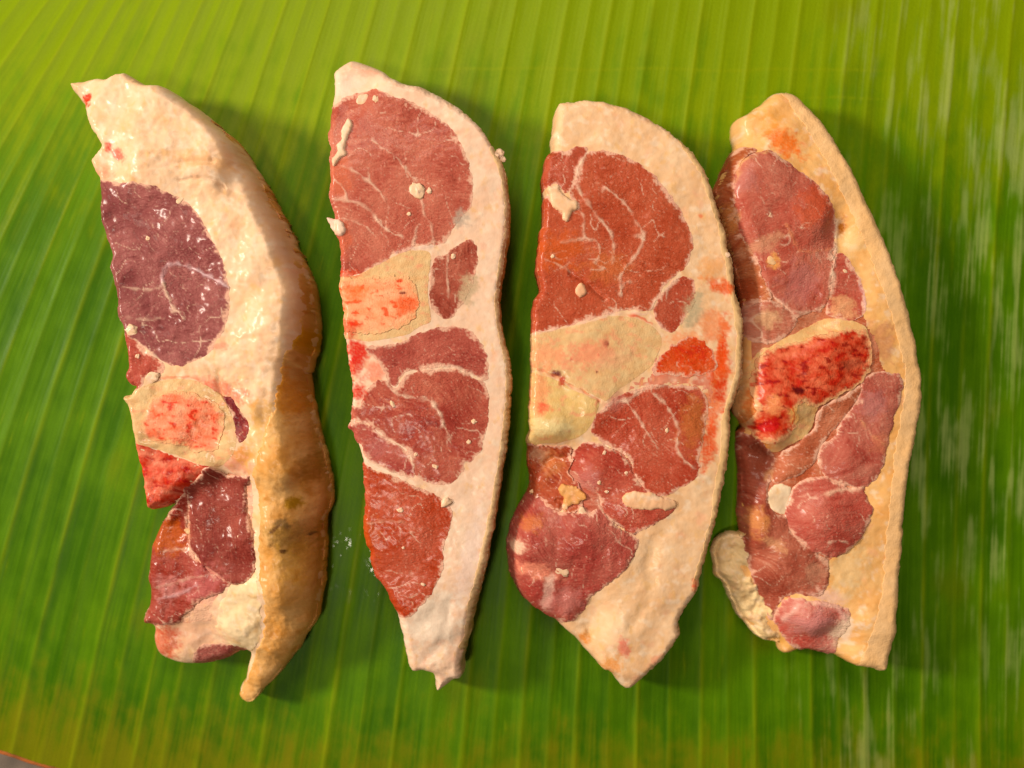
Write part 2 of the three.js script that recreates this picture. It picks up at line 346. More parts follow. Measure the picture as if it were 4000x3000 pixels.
    for (const s of stains) {
      if (s.on && !s.on.includes(tag)) continue;
      const dx = x - s.at[0], dz = z - s.at[1], far = 1.9 * Math.max(s.rx, s.rz);
      if (dx > far || dx < -far || dz > far || dz < -far) continue;
      const cs = Math.cos(s.turn), sn = Math.sin(s.turn), e = Math.hypot((dx * cs + dz * sn) / s.rx, (dz * cs - dx * sn) / s.rz);
      if (e < 1.9) mix3(c, s.c, clamp(s.s * ss(1.32, 0.5, e + 1.05 * fbm(x / 3, z / 3, 61) + 0.35 * N(x / 0.8, z / 0.8, 64)) * (1 + 0.4 * N(x / 0.6, z / 0.6, 63))));
    }
    lineHit(x, z, tag, (l, k) => mix3(c, l.c || PALE, (l.s ?? 0.75) * k));
    const l = 0.3 * c[0] + 0.6 * c[1] + 0.1 * c[2];
    for (let a = 0; a < 3; a++) c[a] = clamp(l + (c[a] - l) * (tag === 'marrow' ? 1.3 : tag === 'muscle' ? 1.2 : 1.16), 0.004, 0.86);
    return c;
  };
  const cover = new Float32Array(n).fill(9);          // how deep under other parts the fat lies
  const built = [];
  spec.parts.forEach((q, qi) => {
    const P = spline(plan(q.p).map(to).map(off), true, 4), b = bbox(P);
    const i0 = clamp(Math.floor((b[0] - 1.5 - x0) / STEP), 0, nx), i1 = clamp(Math.ceil((b[2] + 1.5 - x0) / STEP), 0, nx), j0 = clamp(Math.floor((b[1] - 1.5 - z0) / STEP), 0, nz), j1 = clamp(Math.ceil((b[3] + 1.5 - z0) / STEP), 0, nz);
    const w = i1 - i0, h = j1 - j0, f = new Float32Array((w + 1) * (h + 1)), fP = new Float32Array(f.length);
    const rough = q.tag === 'muscle' ? Math.max(0.55, q.rough ?? 0.55) : q.rough ?? 0.4, out = q.out ?? 0.3;
    for (let j = 0; j <= h; j++) for (let i = 0; i <= w; i++) {
      const x = x0 + (i + i0) * STEP, z = z0 + (j + j0) * STEP, k = j * (w + 1) + i, kk = (j + j0) * W + i + i0;
      fP[k] = sdf(P, x, z) - (q.grow ?? (q.tag === 'muscle' ? 0.3 : 0)) + rough * N(x / 2.2, z / 2.2, sd + 20) + 0.6 * rough * N(x / 0.8, z / 0.8, sd + 21) + 0.8 * rough * N(x / 6, z / 6, sd + 22);
      f[k] = Math.max(fP[k], fO[kk] - out);
      if (!q.over) cover[kk] = Math.min(cover[kk], f[k]);
    }
    const sampP = (gi, gj) => { const i = clamp(Math.floor(gi), 0, w - 1), j = clamp(Math.floor(gj), 0, h - 1), u = clamp(gi - i), v = clamp(gj - j), k = j * (w + 1) + i; return lerp(lerp(fP[k], fP[k + 1], u), lerp(fP[k + w + 1], fP[k + w + 2], u), v); };
    const flat = (q.rise ?? 0.5) < 0.55 && !q.over, rise = q.flush || flat ? 0.05 : (q.rise ?? 0.5) * 0.5, soft = flat ? 0.9 : q.soft ?? 1.2, sink = q.flush || (flat && !(q.sink > 0.5)) ? -0.03 : q.sink > 0.5 ? q.sink : 0.08, lift = (q.lift ?? 0) + qi * 0.006 + (flat ? 0.45 * (q.wave || 0) : 0), z9 = qi * 3.7 + sd;
    const top = (x, z, gi, gj) => {
      const d = Math.max(0, -sampP(gi, gj));
      let y = body(gi + i0, gj + j0) + lift - sink + (rise + sink) * round(d / soft) + 0.5 * (q.swell || 0) * ss(0, q.reach || 8, d);
      y += (q.bump ?? 0.05) * N(x / 1.3, z / 1.3, z9) + (q.wave || 0) * fbm(x / 5, z / 5, z9 + 2);
      lineHit(x, z, q.tag, (l, k) => { y += (l.up ?? 0.12) * k; });
      return y;
    };
    const floor = (x, z, gi, gj) => (-samp(fO, gi + i0, gj + j0) < 0.8 ? ground(x, z) : q.float ? body(gi + i0, gj + j0) - 0.4 : Math.max(ground(x, z), body(gi + i0, gj + j0) - (q.deep ?? 2.5)));
    const g = latticeMesh({ x0: x0 + i0 * STEP, z0: z0 + j0 * STEP, step: STEP, nx: w, nz: h, f, top, bottom: floor, wall: q.over ? 2 : 5, crease: flat || q.flush, bulge: q.over ? 0.15 : 0.5, color: (x, z, t, gi, gj) => paint(q.tag, q.c)(x, z, t, gi + i0, gj + j0, t > 0 ? 9 : -sampP(gi, gj)) });
    const m = new THREE.Mesh(g, MAT[q.mat || q.tag]); m.name = q.name; m.castShadow = m.receiveShadow = true;
    if (q.label) m.userData.label = q.label;
    (q.of !== undefined ? built[q.of] : root).add(m); built.push(m);
  });
  const skip = (i, j) => Math.max(cover[j * W + i], cover[j * W + i + 1], cover[j * W + W + i], cover[j * W + W + i + 1]) < -1.6;
  const fatTop = (x, z, gi, gj) => { let y = body(gi, gj); lineHit(x, z, 'fat', (l, k) => { y += (l.up ?? 0.12) * k; }); return y; };
  const g = latticeMesh({ x0, z0, step: STEP, nx, nz, f: fO, top: fatTop, bottom: ground, wall: 7, bulge: 0.6, color: paint('fat', spec.fat), skip });
  const m = new THREE.Mesh(g, MAT.fat); m.name = 'fat'; m.castShadow = m.receiveShadow = true; root.add(m);
  // crumbs of fat left by the saw
  for (const [s, u, v, r, q = 0.7, col] of spec.flecks || []) {
    const [x, z] = one([s, u, v]), rr = r * UNIT * SHEET[s][2], gi = (x - x0) / STEP, gj = (z - z0) / STEP;
    const geo = new THREE.SphereGeometry(1, 14, 10), p = geo.attributes.position, k0 = rnd() * 50, e = 0.75 + 0.5 * rnd(), tu = rnd() * 3.1;
    for (let i = 0; i < p.count; i++) {
      const a = p.getX(i), b = p.getY(i), c = p.getZ(i), k = 1 + 0.7 * N(a * 1.3 + k0, b * 1.3, c * 1.3) + 0.12 * N(a * 4 + k0, b * 4, c * 4);
      const px = a * k * rr * e, pz = c * k * rr / e;
      p.setXYZ(i, (x + px * Math.cos(tu) - pz * Math.sin(tu)) / 1000, (body(gi, gj) + 0.12 + b * k * Math.min(rr * q * 0.45, 0.6)) / 1000, (z + px * Math.sin(tu) + pz * Math.cos(tu)) / 1000);
    }
    const cc = []; for (let i = 0; i < p.count; i++) { const c = mix3((col || [0.80, 0.54, 0.38]).slice(), [0.76, 0.50, 0.27], clamp(0.3 + N(p.getX(i) * 900, p.getZ(i) * 900, 3))); cc.push(...c); }
    geo.setAttribute('color', new THREE.Float32BufferAttribute(cc, 3));
    for (let i = 0; i < p.count; i++) geo.attributes.uv.setXY(i, p.getX(i), p.getZ(i));
    geo.computeVertexNormals();
    const f = new THREE.Mesh(geo, MAT.fat); f.name = 'fat_crumb'; f.castShadow = f.receiveShadow = true; root.add(f);
  }
  return root;
}

// ---------------------------------------------------------------- colours (base colours of tissue)
const RIM = [0.70, 0.43, 0.33], PALE = [0.76, 0.56, 0.44], CREAM = [0.80, 0.62, 0.42], LILAC = [0.62, 0.44, 0.46];
const muscleOf = (a, b, o = {}) => (x, z, t) => {
  const th = (o.dir ?? 20) * Math.PI / 180 + 0.55 * Math.sin(x / 9 + (o.z || 0)) * Math.cos(z / 13), u = x * Math.cos(th) + z * Math.sin(th), v = z * Math.cos(th) - x * Math.sin(th);
  const c = a.slice();
  const w = 1.4 * N(x / 9, z / 9, 3), g1 = N(u / 4.2, (v + w) / 0.85, 5), g2 = N(u / 1.4, (v + w) / 0.5, 6);
  const tone = 0.42 + 1.25 * fbm(x / 12, z / 12, 2 + (o.z || 0)) + (0.55 + 0.6 * N(x / 7, z / 7, 19)) * (0.9 * g1 + 0.7 * g2);
  mix3(c, b, clamp(tone));
  if (tone < 0) mix3(c, [a[0] * 0.62, a[1] * 0.5, a[2] * 0.5], clamp(-1.6 * tone));
  if (tone > 1) mix3(c, PALE, clamp(0.6 * (tone - 1)));
  const streak = ss(0.34, 0.75, fbm(u / 6.5, v / 1.1, 9 + (o.z || 0)) + (o.marble || 0));
  mix3(c, PALE, 0.34 * streak * clamp(0.6 + 1.2 * g2));
  const wx = x + 2.2 * N(x / 6, z / 6, 51), wz = z + 2.2 * N(x / 6, z / 6, 52), net = Math.abs(N(wx / 7.5, wz / 7.5, 53 + (o.z || 0)));
  mix3(c, PALE, 0.6 * ss(0.026, 0.003, net) * ss(-0.05, 0.3, N(x / 9, z / 9, 54 + (o.z || 0)) + 0.4 * N(x / 1.5, z / 1.5, 55)));
  const speck = N(x / 0.62, z / 0.62, 14);
  if (speck > 0.36) mix3(c, PALE, 0.9 * (speck - 0.36));
  return c;
};
const fatOf = (a, b, o = {}) => (x, z, t) => {
  const c = a.slice();
  mix3(c, b, clamp(0.35 + 0.95 * fbm(x / 8, z / 8, 71 + (o.z || 0)) + 0.25 * N(x / 1.6, z / 1.6, 73)));
  mix3(c, [0.82, 0.68, 0.54], 0.5 * ss(0.05, 0.4, fbm(x / 3.4 + 4, z / 3.4, 75 + (o.z || 0))));
  mix3(c, [0.72, 0.42, 0.17], 0.45 * ss(0.10, 0.45, fbm(x / 2.6, z / 4.2, 76 + (o.z || 0)) + 0.12 * N(x / 0.8, z / 0.8, 78)));
  const pink = ss(0.12, 0.5, fbm(x / 5, z / 6, 77 + (o.z || 0)) + 0.1 * N(x / 0.9, z / 0.9, 74));
  mix3(c, [0.78, 0.38, 0.26], 0.36 * pink);
  const pore = N(x / 0.7, z / 0.7, 79);
  if (pore > 0.42) mix3(c, [0.70, 0.46, 0.26], 0.7 * (pore - 0.42));
  return c;
};
const boneOf = (a, b) => (x, z, t) => { const c = a.slice(); mix3(c, b, clamp(0.4 + 0.9 * fbm(x / 4, z / 3, 81) + 0.3 * N(x / 0.9, z / 0.9, 82)));
  mix3(c, [0.74, 0.30, 0.19], 0.6 * ss(0.06, 0.42, fbm(x / 3.2, z / 2.4, 83) + 0.2 * N(x / 0.6, z / 0.6, 84)));
  return c; };
const marrowOf = (a, b, d) => (x, z, t) => {
  const c = a.slice();
  mix3(c, b, clamp(0.4 + 1.3 * fbm(x / 4.5, z / 3, 85) + 0.3 * N(x / 0.8, z / 0.8, 86)));
  mix3(c, d, clamp(1.6 * ss(0.10, 0.42, fbm(x / 3.2 + 7, z / 2.2, 88) + 0.15 * N(x / 0.7, z / 0.7, 89))) * 0.8);
  return c;
};
const skinOf = (a, b, d) => (x, z, t) => {
  const c = a.slice();
  mix3(c, b, clamp(0.4 + 1.1 * fbm(x / 7, z / 9, 91) + 0.25 * N(x / 1.1, z / 1.1, 92)));
  if (d) mix3(c, d, 0.6 * ss(0.12, 0.5, fbm(x / 3.5, z / 4.5, 94)));
  const pore = N(x / 0.8, z / 0.8, 95);
  if (pore > 0.4) mix3(c, [0.25, 0.12, 0.04], 0.5 * (pore - 0.4));
  return c;
};
const RED = [0.55, 0.035, 0.02], DARK = [0.13, 0.015, 0.012], PINK = [0.72, 0.25, 0.17], ORANGE = [0.70, 0.27, 0.09];
const FAT1 = fatOf([0.77, 0.56, 0.40], [0.73, 0.45, 0.26]), FAT2 = fatOf([0.78, 0.58, 0.45], [0.75, 0.48, 0.34], { z: 5 }), FAT3 = fatOf([0.76, 0.54, 0.36], [0.72, 0.43, 0.24], { z: 11 }), FAT4 = fatOf([0.75, 0.47, 0.23], [0.68, 0.33, 0.12], { z: 17 });
const PIECE_BONE = boneOf([0.68, 0.49, 0.28], [0.66, 0.39, 0.20]);
// ---------------------------------------------------------------- slice with the skin turned up, beside the dried rim of the leaf
meat({
  name: 'meat_slice', label: 'raw meat slice with tan skin and a round marrow bone above its hollow', seed: 1.3, ref: 24, lump: 1.1, wrinkle: 0.45,
  outline: ['a', 105, 170, 160, 160, 235, 140, 300, 148, 385, 128, 425, 152, 490, 185, 560, 185, 650, 235, 740, 300, 800, 355, 880, 425, 930, 470, 975, 550, 1030, 640, 1080, 740, 1120, 810, 1165, 900, 1210, 1000, 1255, 1090, 1285, 1180, 1303, 1300, 1310, 1420, 1300, 1480, 1285, 1530, 1275, 1600,
    'b', 938, 50, 942, 110, 957, 200, 975, 280, 990, 350, 1010, 430, 1030, 510, 1045, 580, 1048, 650, 1035, 710, 1015, 760, 1015, 850, 1010, 950, 1005, 1050, 985, 1150, 975, 1210, 930, 1280, 880, 1370, 820, 1440, 750, 1520, 690, 1575, 650, 1560, 645, 1530, 665, 1490, 680, 1420, 690, 1355, 640, 1350, 590, 1375, 500, 1400, 420, 1410, 330, 1395, 270, 1365, 245, 1300, 245, 1235, 205, 1220, 200, 1190, 225, 1140, 230, 1060, 222, 1000, 232, 900, 240, 850, 270, 780, 300, 740, 340, 685, 348, 655, 290, 676, 215, 695, 207, 620, 200, 540, 180, 470, 165, 400, 150, 330, 140, 280, 125, 215, 100, 185, 135, 165, 165, 130, 130, 110, 115, 75, 130, 30,
    'a', 390, 1450, 375, 1370, 350, 1300, 345, 1220, 320, 1130, 300, 1080, 310, 1000, 280, 920, 260, 850, 250, 780, 258, 700, 255, 640, 230, 600, 222, 550, 260, 510, 280, 480, 240, 420, 205, 370, 180, 290, 140, 230],
  heights: [['a', 130, 180, 15], ['a', 300, 250, 20], ['a', 500, 330, 24], ['a', 250, 560, 20], ['a', 480, 540, 26], ['a', 400, 800, 22], ['a', 650, 1100, 23], ['a', 450, 1300, 22], ['a', 900, 900, 26], ['a', 800, 560, 26], ['a', 1050, 1000, 28], ['a', 1080, 1350, 29], ['a', 900, 1300, 25], ['a', 950, 600, 22], ['a', 600, 1550, 23],
    ['b', 350, 300, 25], ['b', 180, 250, 24], ['b', 600, 420, 25], ['b', 330, 560, 22], ['b', 230, 660, 21], ['b', 480, 490, 24], ['b', 700, 250, 27], ['b', 640, 290, 22], ['b', 800, 500, 28], ['b', 540, 580, 15], ['b', 550, 750, 16], ['b', 600, 950, 17], ['b', 430, 650, 14], ['b', 330, 800, 12], ['b', 300, 1000, 13], ['b', 280, 1150, 12], ['b', 350, 1320, 10], ['b', 500, 1370, 9], ['b', 640, 1200, 17], ['b', 700, 800, 20], ['b', 770, 800, 26], ['b', 800, 1050, 24], ['b', 880, 1000, 22], ['b', 800, 1300, 15], ['b', 720, 1450, 9], ['b', 670, 1550, 5], ['b', 950, 650, 22]],
  rolls: [['a', 700, 270, 4, 0.35], ['a', 960, 520, 5, 0.5], ['a', 1110, 800, 6, 0.55], ['a', 1250, 1100, 6.5, 0.6], ['a', 1300, 1400, 8, 0.7], ['b', 960, 200, 11, 0.75], ['b', 1000, 400, 13, 0.75], ['b', 1045, 620, 14, 0.8], ['b', 1010, 900, 14, 0.75], ['b', 980, 1150, 12, 0.7], ['b', 880, 1370, 8, 0.55], ['b', 240, 900, 5, 0.45], ['b', 210, 1180, 5, 0.5], ['b', 300, 1380, 5, 0.5], ['b', 500, 1400, 5, 0.5], ['a', 110, 180, 3, 0.35], ['a', 300, 900, 1.8, 0.1], ['b', 120, 200, 1.6, 0.1], ['b', 210, 680, 2, 0.2]],
  fat: FAT1,
  parts: [
    { name: 'muscle', tag: 'muscle', label: 'large purplish round muscle', rough: 0.3, rise: 0.35, c: muscleOf([0.185, 0.050, 0.050], [0.31, 0.115, 0.108], { dir: 15 }), p: ['a', 200, 655, 330, 658, 450, 665, 540, 690, 620, 725, 690, 775, 740, 840, 790, 920, 830, 1000, 855, 1080, 875, 1170, 885, 1250, 870, 1350, 840, 1420, 790, 1490, 720, 1540, 640, 1565, 570, 1550, 500, 1505, 430, 1445, 380, 1412, 300, 1390, 200, 1200, 200, 900] },
    { name: 'muscle', tag: 'muscle', rise: 0.3, c: muscleOf([0.33, 0.065, 0.05], [0.42, 0.11, 0.08], { dir: 50, z: 3 }), p: ['a', 330, 1420, 385, 1420, 440, 1462, 500, 1515, 565, 1562, 545, 1605, 480, 1622, 450, 1665, 420, 1680, 380, 1700, 300, 1690] },
    { name: 'bone', tag: 'bone', label: 'cream ring of cut bone', rise: 0.3, rough: 0.25, c: PIECE_BONE, p: ['b', 80, 185, 135, 165, 190, 130, 270, 105, 360, 95, 440, 105, 520, 150, 560, 190, 590, 250, 615, 320, 620, 390, 600, 450, 560, 495, 510, 500, 450, 490, 380, 462, 300, 435, 220, 412, 150, 392, 80, 380] },
    { name: 'marrow', tag: 'marrow', of: 2, over: true, float: true, flush: true, grow: 0.9, lift: 0.2, bump: 0.12, rough: 0.9, label: 'pink and red marrow', c: marrowOf([0.76, 0.36, 0.25], [0.72, 0.19, 0.12], [0.56, 0.04, 0.03]), p: ['b', 200, 260, 230, 210, 270, 180, 350, 165, 440, 180, 500, 210, 540, 260, 550, 330, 530, 400, 470, 420, 400, 400, 330, 380, 250, 370, 200, 340] },
    { name: 'gristle', tag: 'gristle', mat: 'marrow', label: 'bloody wedge of gristle', bump: 0.15, c: marrowOf([0.52, 0.05, 0.03], [0.72, 0.24, 0.16], [0.34, 0.010, 0.010]), p: ['b', 100, 395, 160, 397, 250, 425, 330, 452, 440, 492, 500, 508, 480, 545, 420, 600, 360, 645, 280, 690, 215, 725, 140, 730] },
    { name: 'muscle', tag: 'muscle', label: 'dark purple strip beside the bone', sink: 1.0, rise: 0.1, c: muscleOf([0.13, 0.015, 0.02], [0.30, 0.06, 0.05], { dir: 60, z: 6 }), p: ['b', 555, 180, 600, 190, 640, 240, 680, 300, 670, 370, 640, 400, 620, 380, 612, 310, 588, 240] },
    { name: 'muscle', tag: 'muscle', label: 'dark red block of muscle in the hollow', rise: 2.6, sink: 0.2, soft: 3.5, deep: 5, c: muscleOf([0.17, 0.030, 0.024], [0.28, 0.075, 0.058], { dir: 80, z: 8 }), p: ['b', 480, 510, 540, 520, 600, 540, 680, 550, 665, 610, 670, 700, 690, 800, 705, 900, 700, 980, 660, 1030, 600, 1040, 540, 1000, 480, 950, 430, 900, 405, 850, 410, 760, 400, 680, 400, 620, 440, 560] },
    { name: 'muscle', tag: 'muscle', rise: 0.8, soft: 2, wave: 0.8, c: muscleOf([0.23, 0.032, 0.022], [0.36, 0.105, 0.085], { dir: -10, z: 10, marble: 0.05 }), p: ['b', 405, 600, 360, 650, 300, 740, 220, 780, 190, 900, 190, 1000, 170, 1245, 250, 1235, 330, 1225, 370, 1190, 420, 1150, 470, 1110, 540, 1080, 595, 1045, 530, 1010, 460, 965, 410, 890, 395, 800] },
    { name: 'connective_tissue', tag: 'muscle', label: 'pale tissue under the hollow', rise: 0.1, lift: -0.3, rough: 0.6, c: fatOf([0.66, 0.40, 0.29], [0.52, 0.22, 0.16], { z: 47 }), p: ['b', 480, 505, 690, 545, 715, 700, 722, 900, 715, 1010, 600, 1050, 540, 1130, 520, 1230, 430, 1240, 330, 1240, 180, 1250, 190, 900, 230, 760, 360, 640, 420, 590] },
    { name: 'fat_pad', tag: 'fat', mat: 'fat', rise: 0.6, soft: 5, rough: 0.9, wave: 0.5, c: fatOf([0.80, 0.63, 0.42], [0.76, 0.56, 0.33], { z: 2 }), p: ['b', 595, 1045, 660, 1035, 715, 1005, 722, 1060, 732, 1150, 737, 1230, 740, 1290, 690, 1345, 600, 1325, 540, 1290, 528, 1220, 550, 1130] },
    { name: 'muscle', tag: 'muscle', rise: 0.5, soft: 2, c: muscleOf([0.20, 0.04, 0.035], [0.36, 0.13, 0.11], { z: 12 }), p: ['b', 420, 1430, 440, 1352, 500, 1322, 560, 1325, 655, 1348, 600, 1400, 520, 1430] },
    { name: 'skin', tag: 'skin', label: 'tan brown pig skin curling down the side', rough: 0.8, rise: 0.5, sink: 0.6, soft: 2.0, bump: 0.12, wave: 0.5, c: skinOf([0.58, 0.29, 0.10], [0.70, 0.44, 0.21], [0.42, 0.165, 0.035]), p: ['a', 700, 240, 745, 285, 805, 368, 882, 442, 930, 500, 985, 600, 1042, 735, 1092, 822, 1142, 925, 1182, 1038, 1205, 1138, 1226, 1250, 1215, 1360, 1182, 1450, 1148, 1530, 1132, 1600, 'b', 822, 80, 800, 150, 788, 230, 762, 290, 725, 420, 700, 530, 718, 620, 725, 750, 725, 870, 720, 980, 735, 1080, 745, 1150, 740, 1290, 715, 1350, 690, 1420, 670, 1490, 640, 1540, 640, 1620, 1200, 1600, 1200, 700, 1100, 0, 'a', 1400, 1000, 1000, 400, 760, 250] },
  ],
  stains: [['a', 175, 240, 34, 34, 20, RED, 0.95, ['fat']], ['a', 330, 515, 55, 26, 30, [0.70, 0.16, 0.12], 0.9, ['fat']], ['a', 260, 610, 60, 40, 0, PINK, 0.5, ['fat']], ['a', 285, 480, 22, 26, 0, RED, 0.7, ['fat']], ['a', 760, 540, 160, 40, 10, [0.70, 0.38, 0.17], 0.55, ['fat']], ['a', 850, 1470, 40, 20, 0, PINK, 0.7, ['fat']],
    ['b', 580, 150, 110, 40, 20, [0.66, 0.15, 0.10], 0.75, ['fat']], ['b', 650, 490, 90, 50, 0, PINK, 0.6, ['fat']], ['b', 650, 440, 40, 40, 0, ORANGE, 0.8, ['fat']], ['b', 800, 400, 150, 160, 0, [0.66, 0.40, 0.15], 0.6, ['fat']], ['b', 740, 250, 60, 60, 0, [0.66, 0.36, 0.12], 0.5, ['fat']], ['b', 400, 1260, 150, 110, 0, [0.62, 0.34, 0.24], 0.55, ['fat']], ['b', 280, 1310, 70, 90, 0, [0.50, 0.08, 0.04], 0.75, ['fat']], ['b', 250, 1200, 40, 40, 0, RED, 0.6, ['fat']],
    ['b', 480, 1050, 110, 90, -30, [0.42, 0.13, 0.13], 0.6, ['muscle']], ['b', 470, 1180, 90, 60, -40, [0.66, 0.44, 0.32], 0.7, ['muscle', 'fat']], ['b', 310, 1060, 60, 60, 0, [0.60, 0.26, 0.24], 0.6, ['muscle']], ['b', 310, 820, 90, 90, 0, [0.42, 0.10, 0.02], 0.6, ['muscle']],
    ['b', 825, 765, 26, 20, 0, [0.04, 0.035, 0.03], 0.8, ['skin']], ['b', 858, 778, 14, 14, 0, [0.03, 0.03, 0.03], 0.8, ['skin']], ['b', 885, 670, 34, 30, 0, [0.30, 0.15, 0.02], 0.9, ['skin']], ['b', 860, 830, 110, 60, 20, [0.34, 0.19, 0.06], 0.7, ['skin']], ['b', 900, 960, 90, 110, 0, [0.52, 0.27, 0.06], 0.5, ['skin']], ['b', 940, 520, 40, 90, 0, [0.32, 0.14, 0.03], 0.7, ['skin']], ['a', 1240, 1430, 70, 60, 0, [0.52, 0.27, 0.02], 0.7, ['skin']], ['b', 840, 160, 50, 110, -10, [0.60, 0.24, 0.05], 0.7, ['skin']], ['b', 840, 890, 14, 10, 0, [0.12, 0.05, 0.02], 0.9, ['skin']], ['b', 945, 830, 20, 8, 0, [0.08, 0.04, 0.02], 0.8, ['skin']], ['b', 800, 790, 30, 6, -40, [0.12, 0.05, 0.02], 0.8, ['skin']]],
  lines: [{ p: ['a', 555, 1150, 562, 1095, 600, 1062, 680, 1072, 760, 1108, 830, 1145, 890, 1180], w: 0.75, c: LILAC, s: 0.95, up: 0.35 }, { p: ['a', 560, 1155, 578, 1215, 605, 1275, 640, 1300, 660, 1330], w: 0.7, up: 0.3 }, { p: ['a', 600, 1300, 640, 1295, 665, 1310], w: 0.5 }, { p: ['a', 385, 1418, 440, 1455, 500, 1508, 560, 1552], w: 0.4, s: 0.8 }, { p: ['a', 360, 1170, 450, 1190, 540, 1180], w: 0.5, s: 0.5 }, { p: ['a', 390, 1330, 480, 1340, 560, 1330], w: 0.6, s: 0.45 },
    { p: ['b', 300, 890, 360, 880, 410, 880], w: 0.7, s: 0.6 }, { p: ['b', 250, 1060, 330, 1040, 430, 1010, 540, 1000], w: 0.6, s: 0.4 }, { p: ['b', 270, 1110, 360, 1090, 440, 1050], w: 0.8, c: LILAC, s: 0.5 },
    { p: ['a', 590, 570, 640, 545, 720, 555, 800, 545], w: 0.9, c: [0.66, 0.40, 0.24], s: 0.55, up: -0.7, on: ['fat'] }, { p: ['a', 640, 640, 720, 630, 800, 640, 870, 680], w: 1.0, c: [0.68, 0.40, 0.24], s: 0.4, up: -0.5, on: ['fat'] }, { p: ['b', 600, 130, 560, 250, 540, 60], w: 1.3, c: [0.70, 0.44, 0.24], s: 0.35, up: -0.8, on: ['fat'] }, { p: ['b', 250, 95, 360, 85, 460, 100, 560, 150], w: 0.6, c: [0.66, 0.18, 0.10], s: 0.7, on: ['fat'] }, { p: ['b', 250, 375, 330, 372, 400, 378, 480, 400], w: 0.3, c: RED, s: 0.6, on: ['marrow'] }],
  flecks: [['a', 402, 1388, 26], ['a', 485, 935, 10], ['a', 640, 745, 14, 0.3], ['b', 490, 680, 12], ['b', 545, 668, 16], ['b', 655, 840, 26], ['b', 515, 848, 10], ['b', 225, 90, 26], ['a', 430, 1520, 10], ['b', 400, 800, 13, 0.6, [0.7, 0.4, 0.2]]],
});

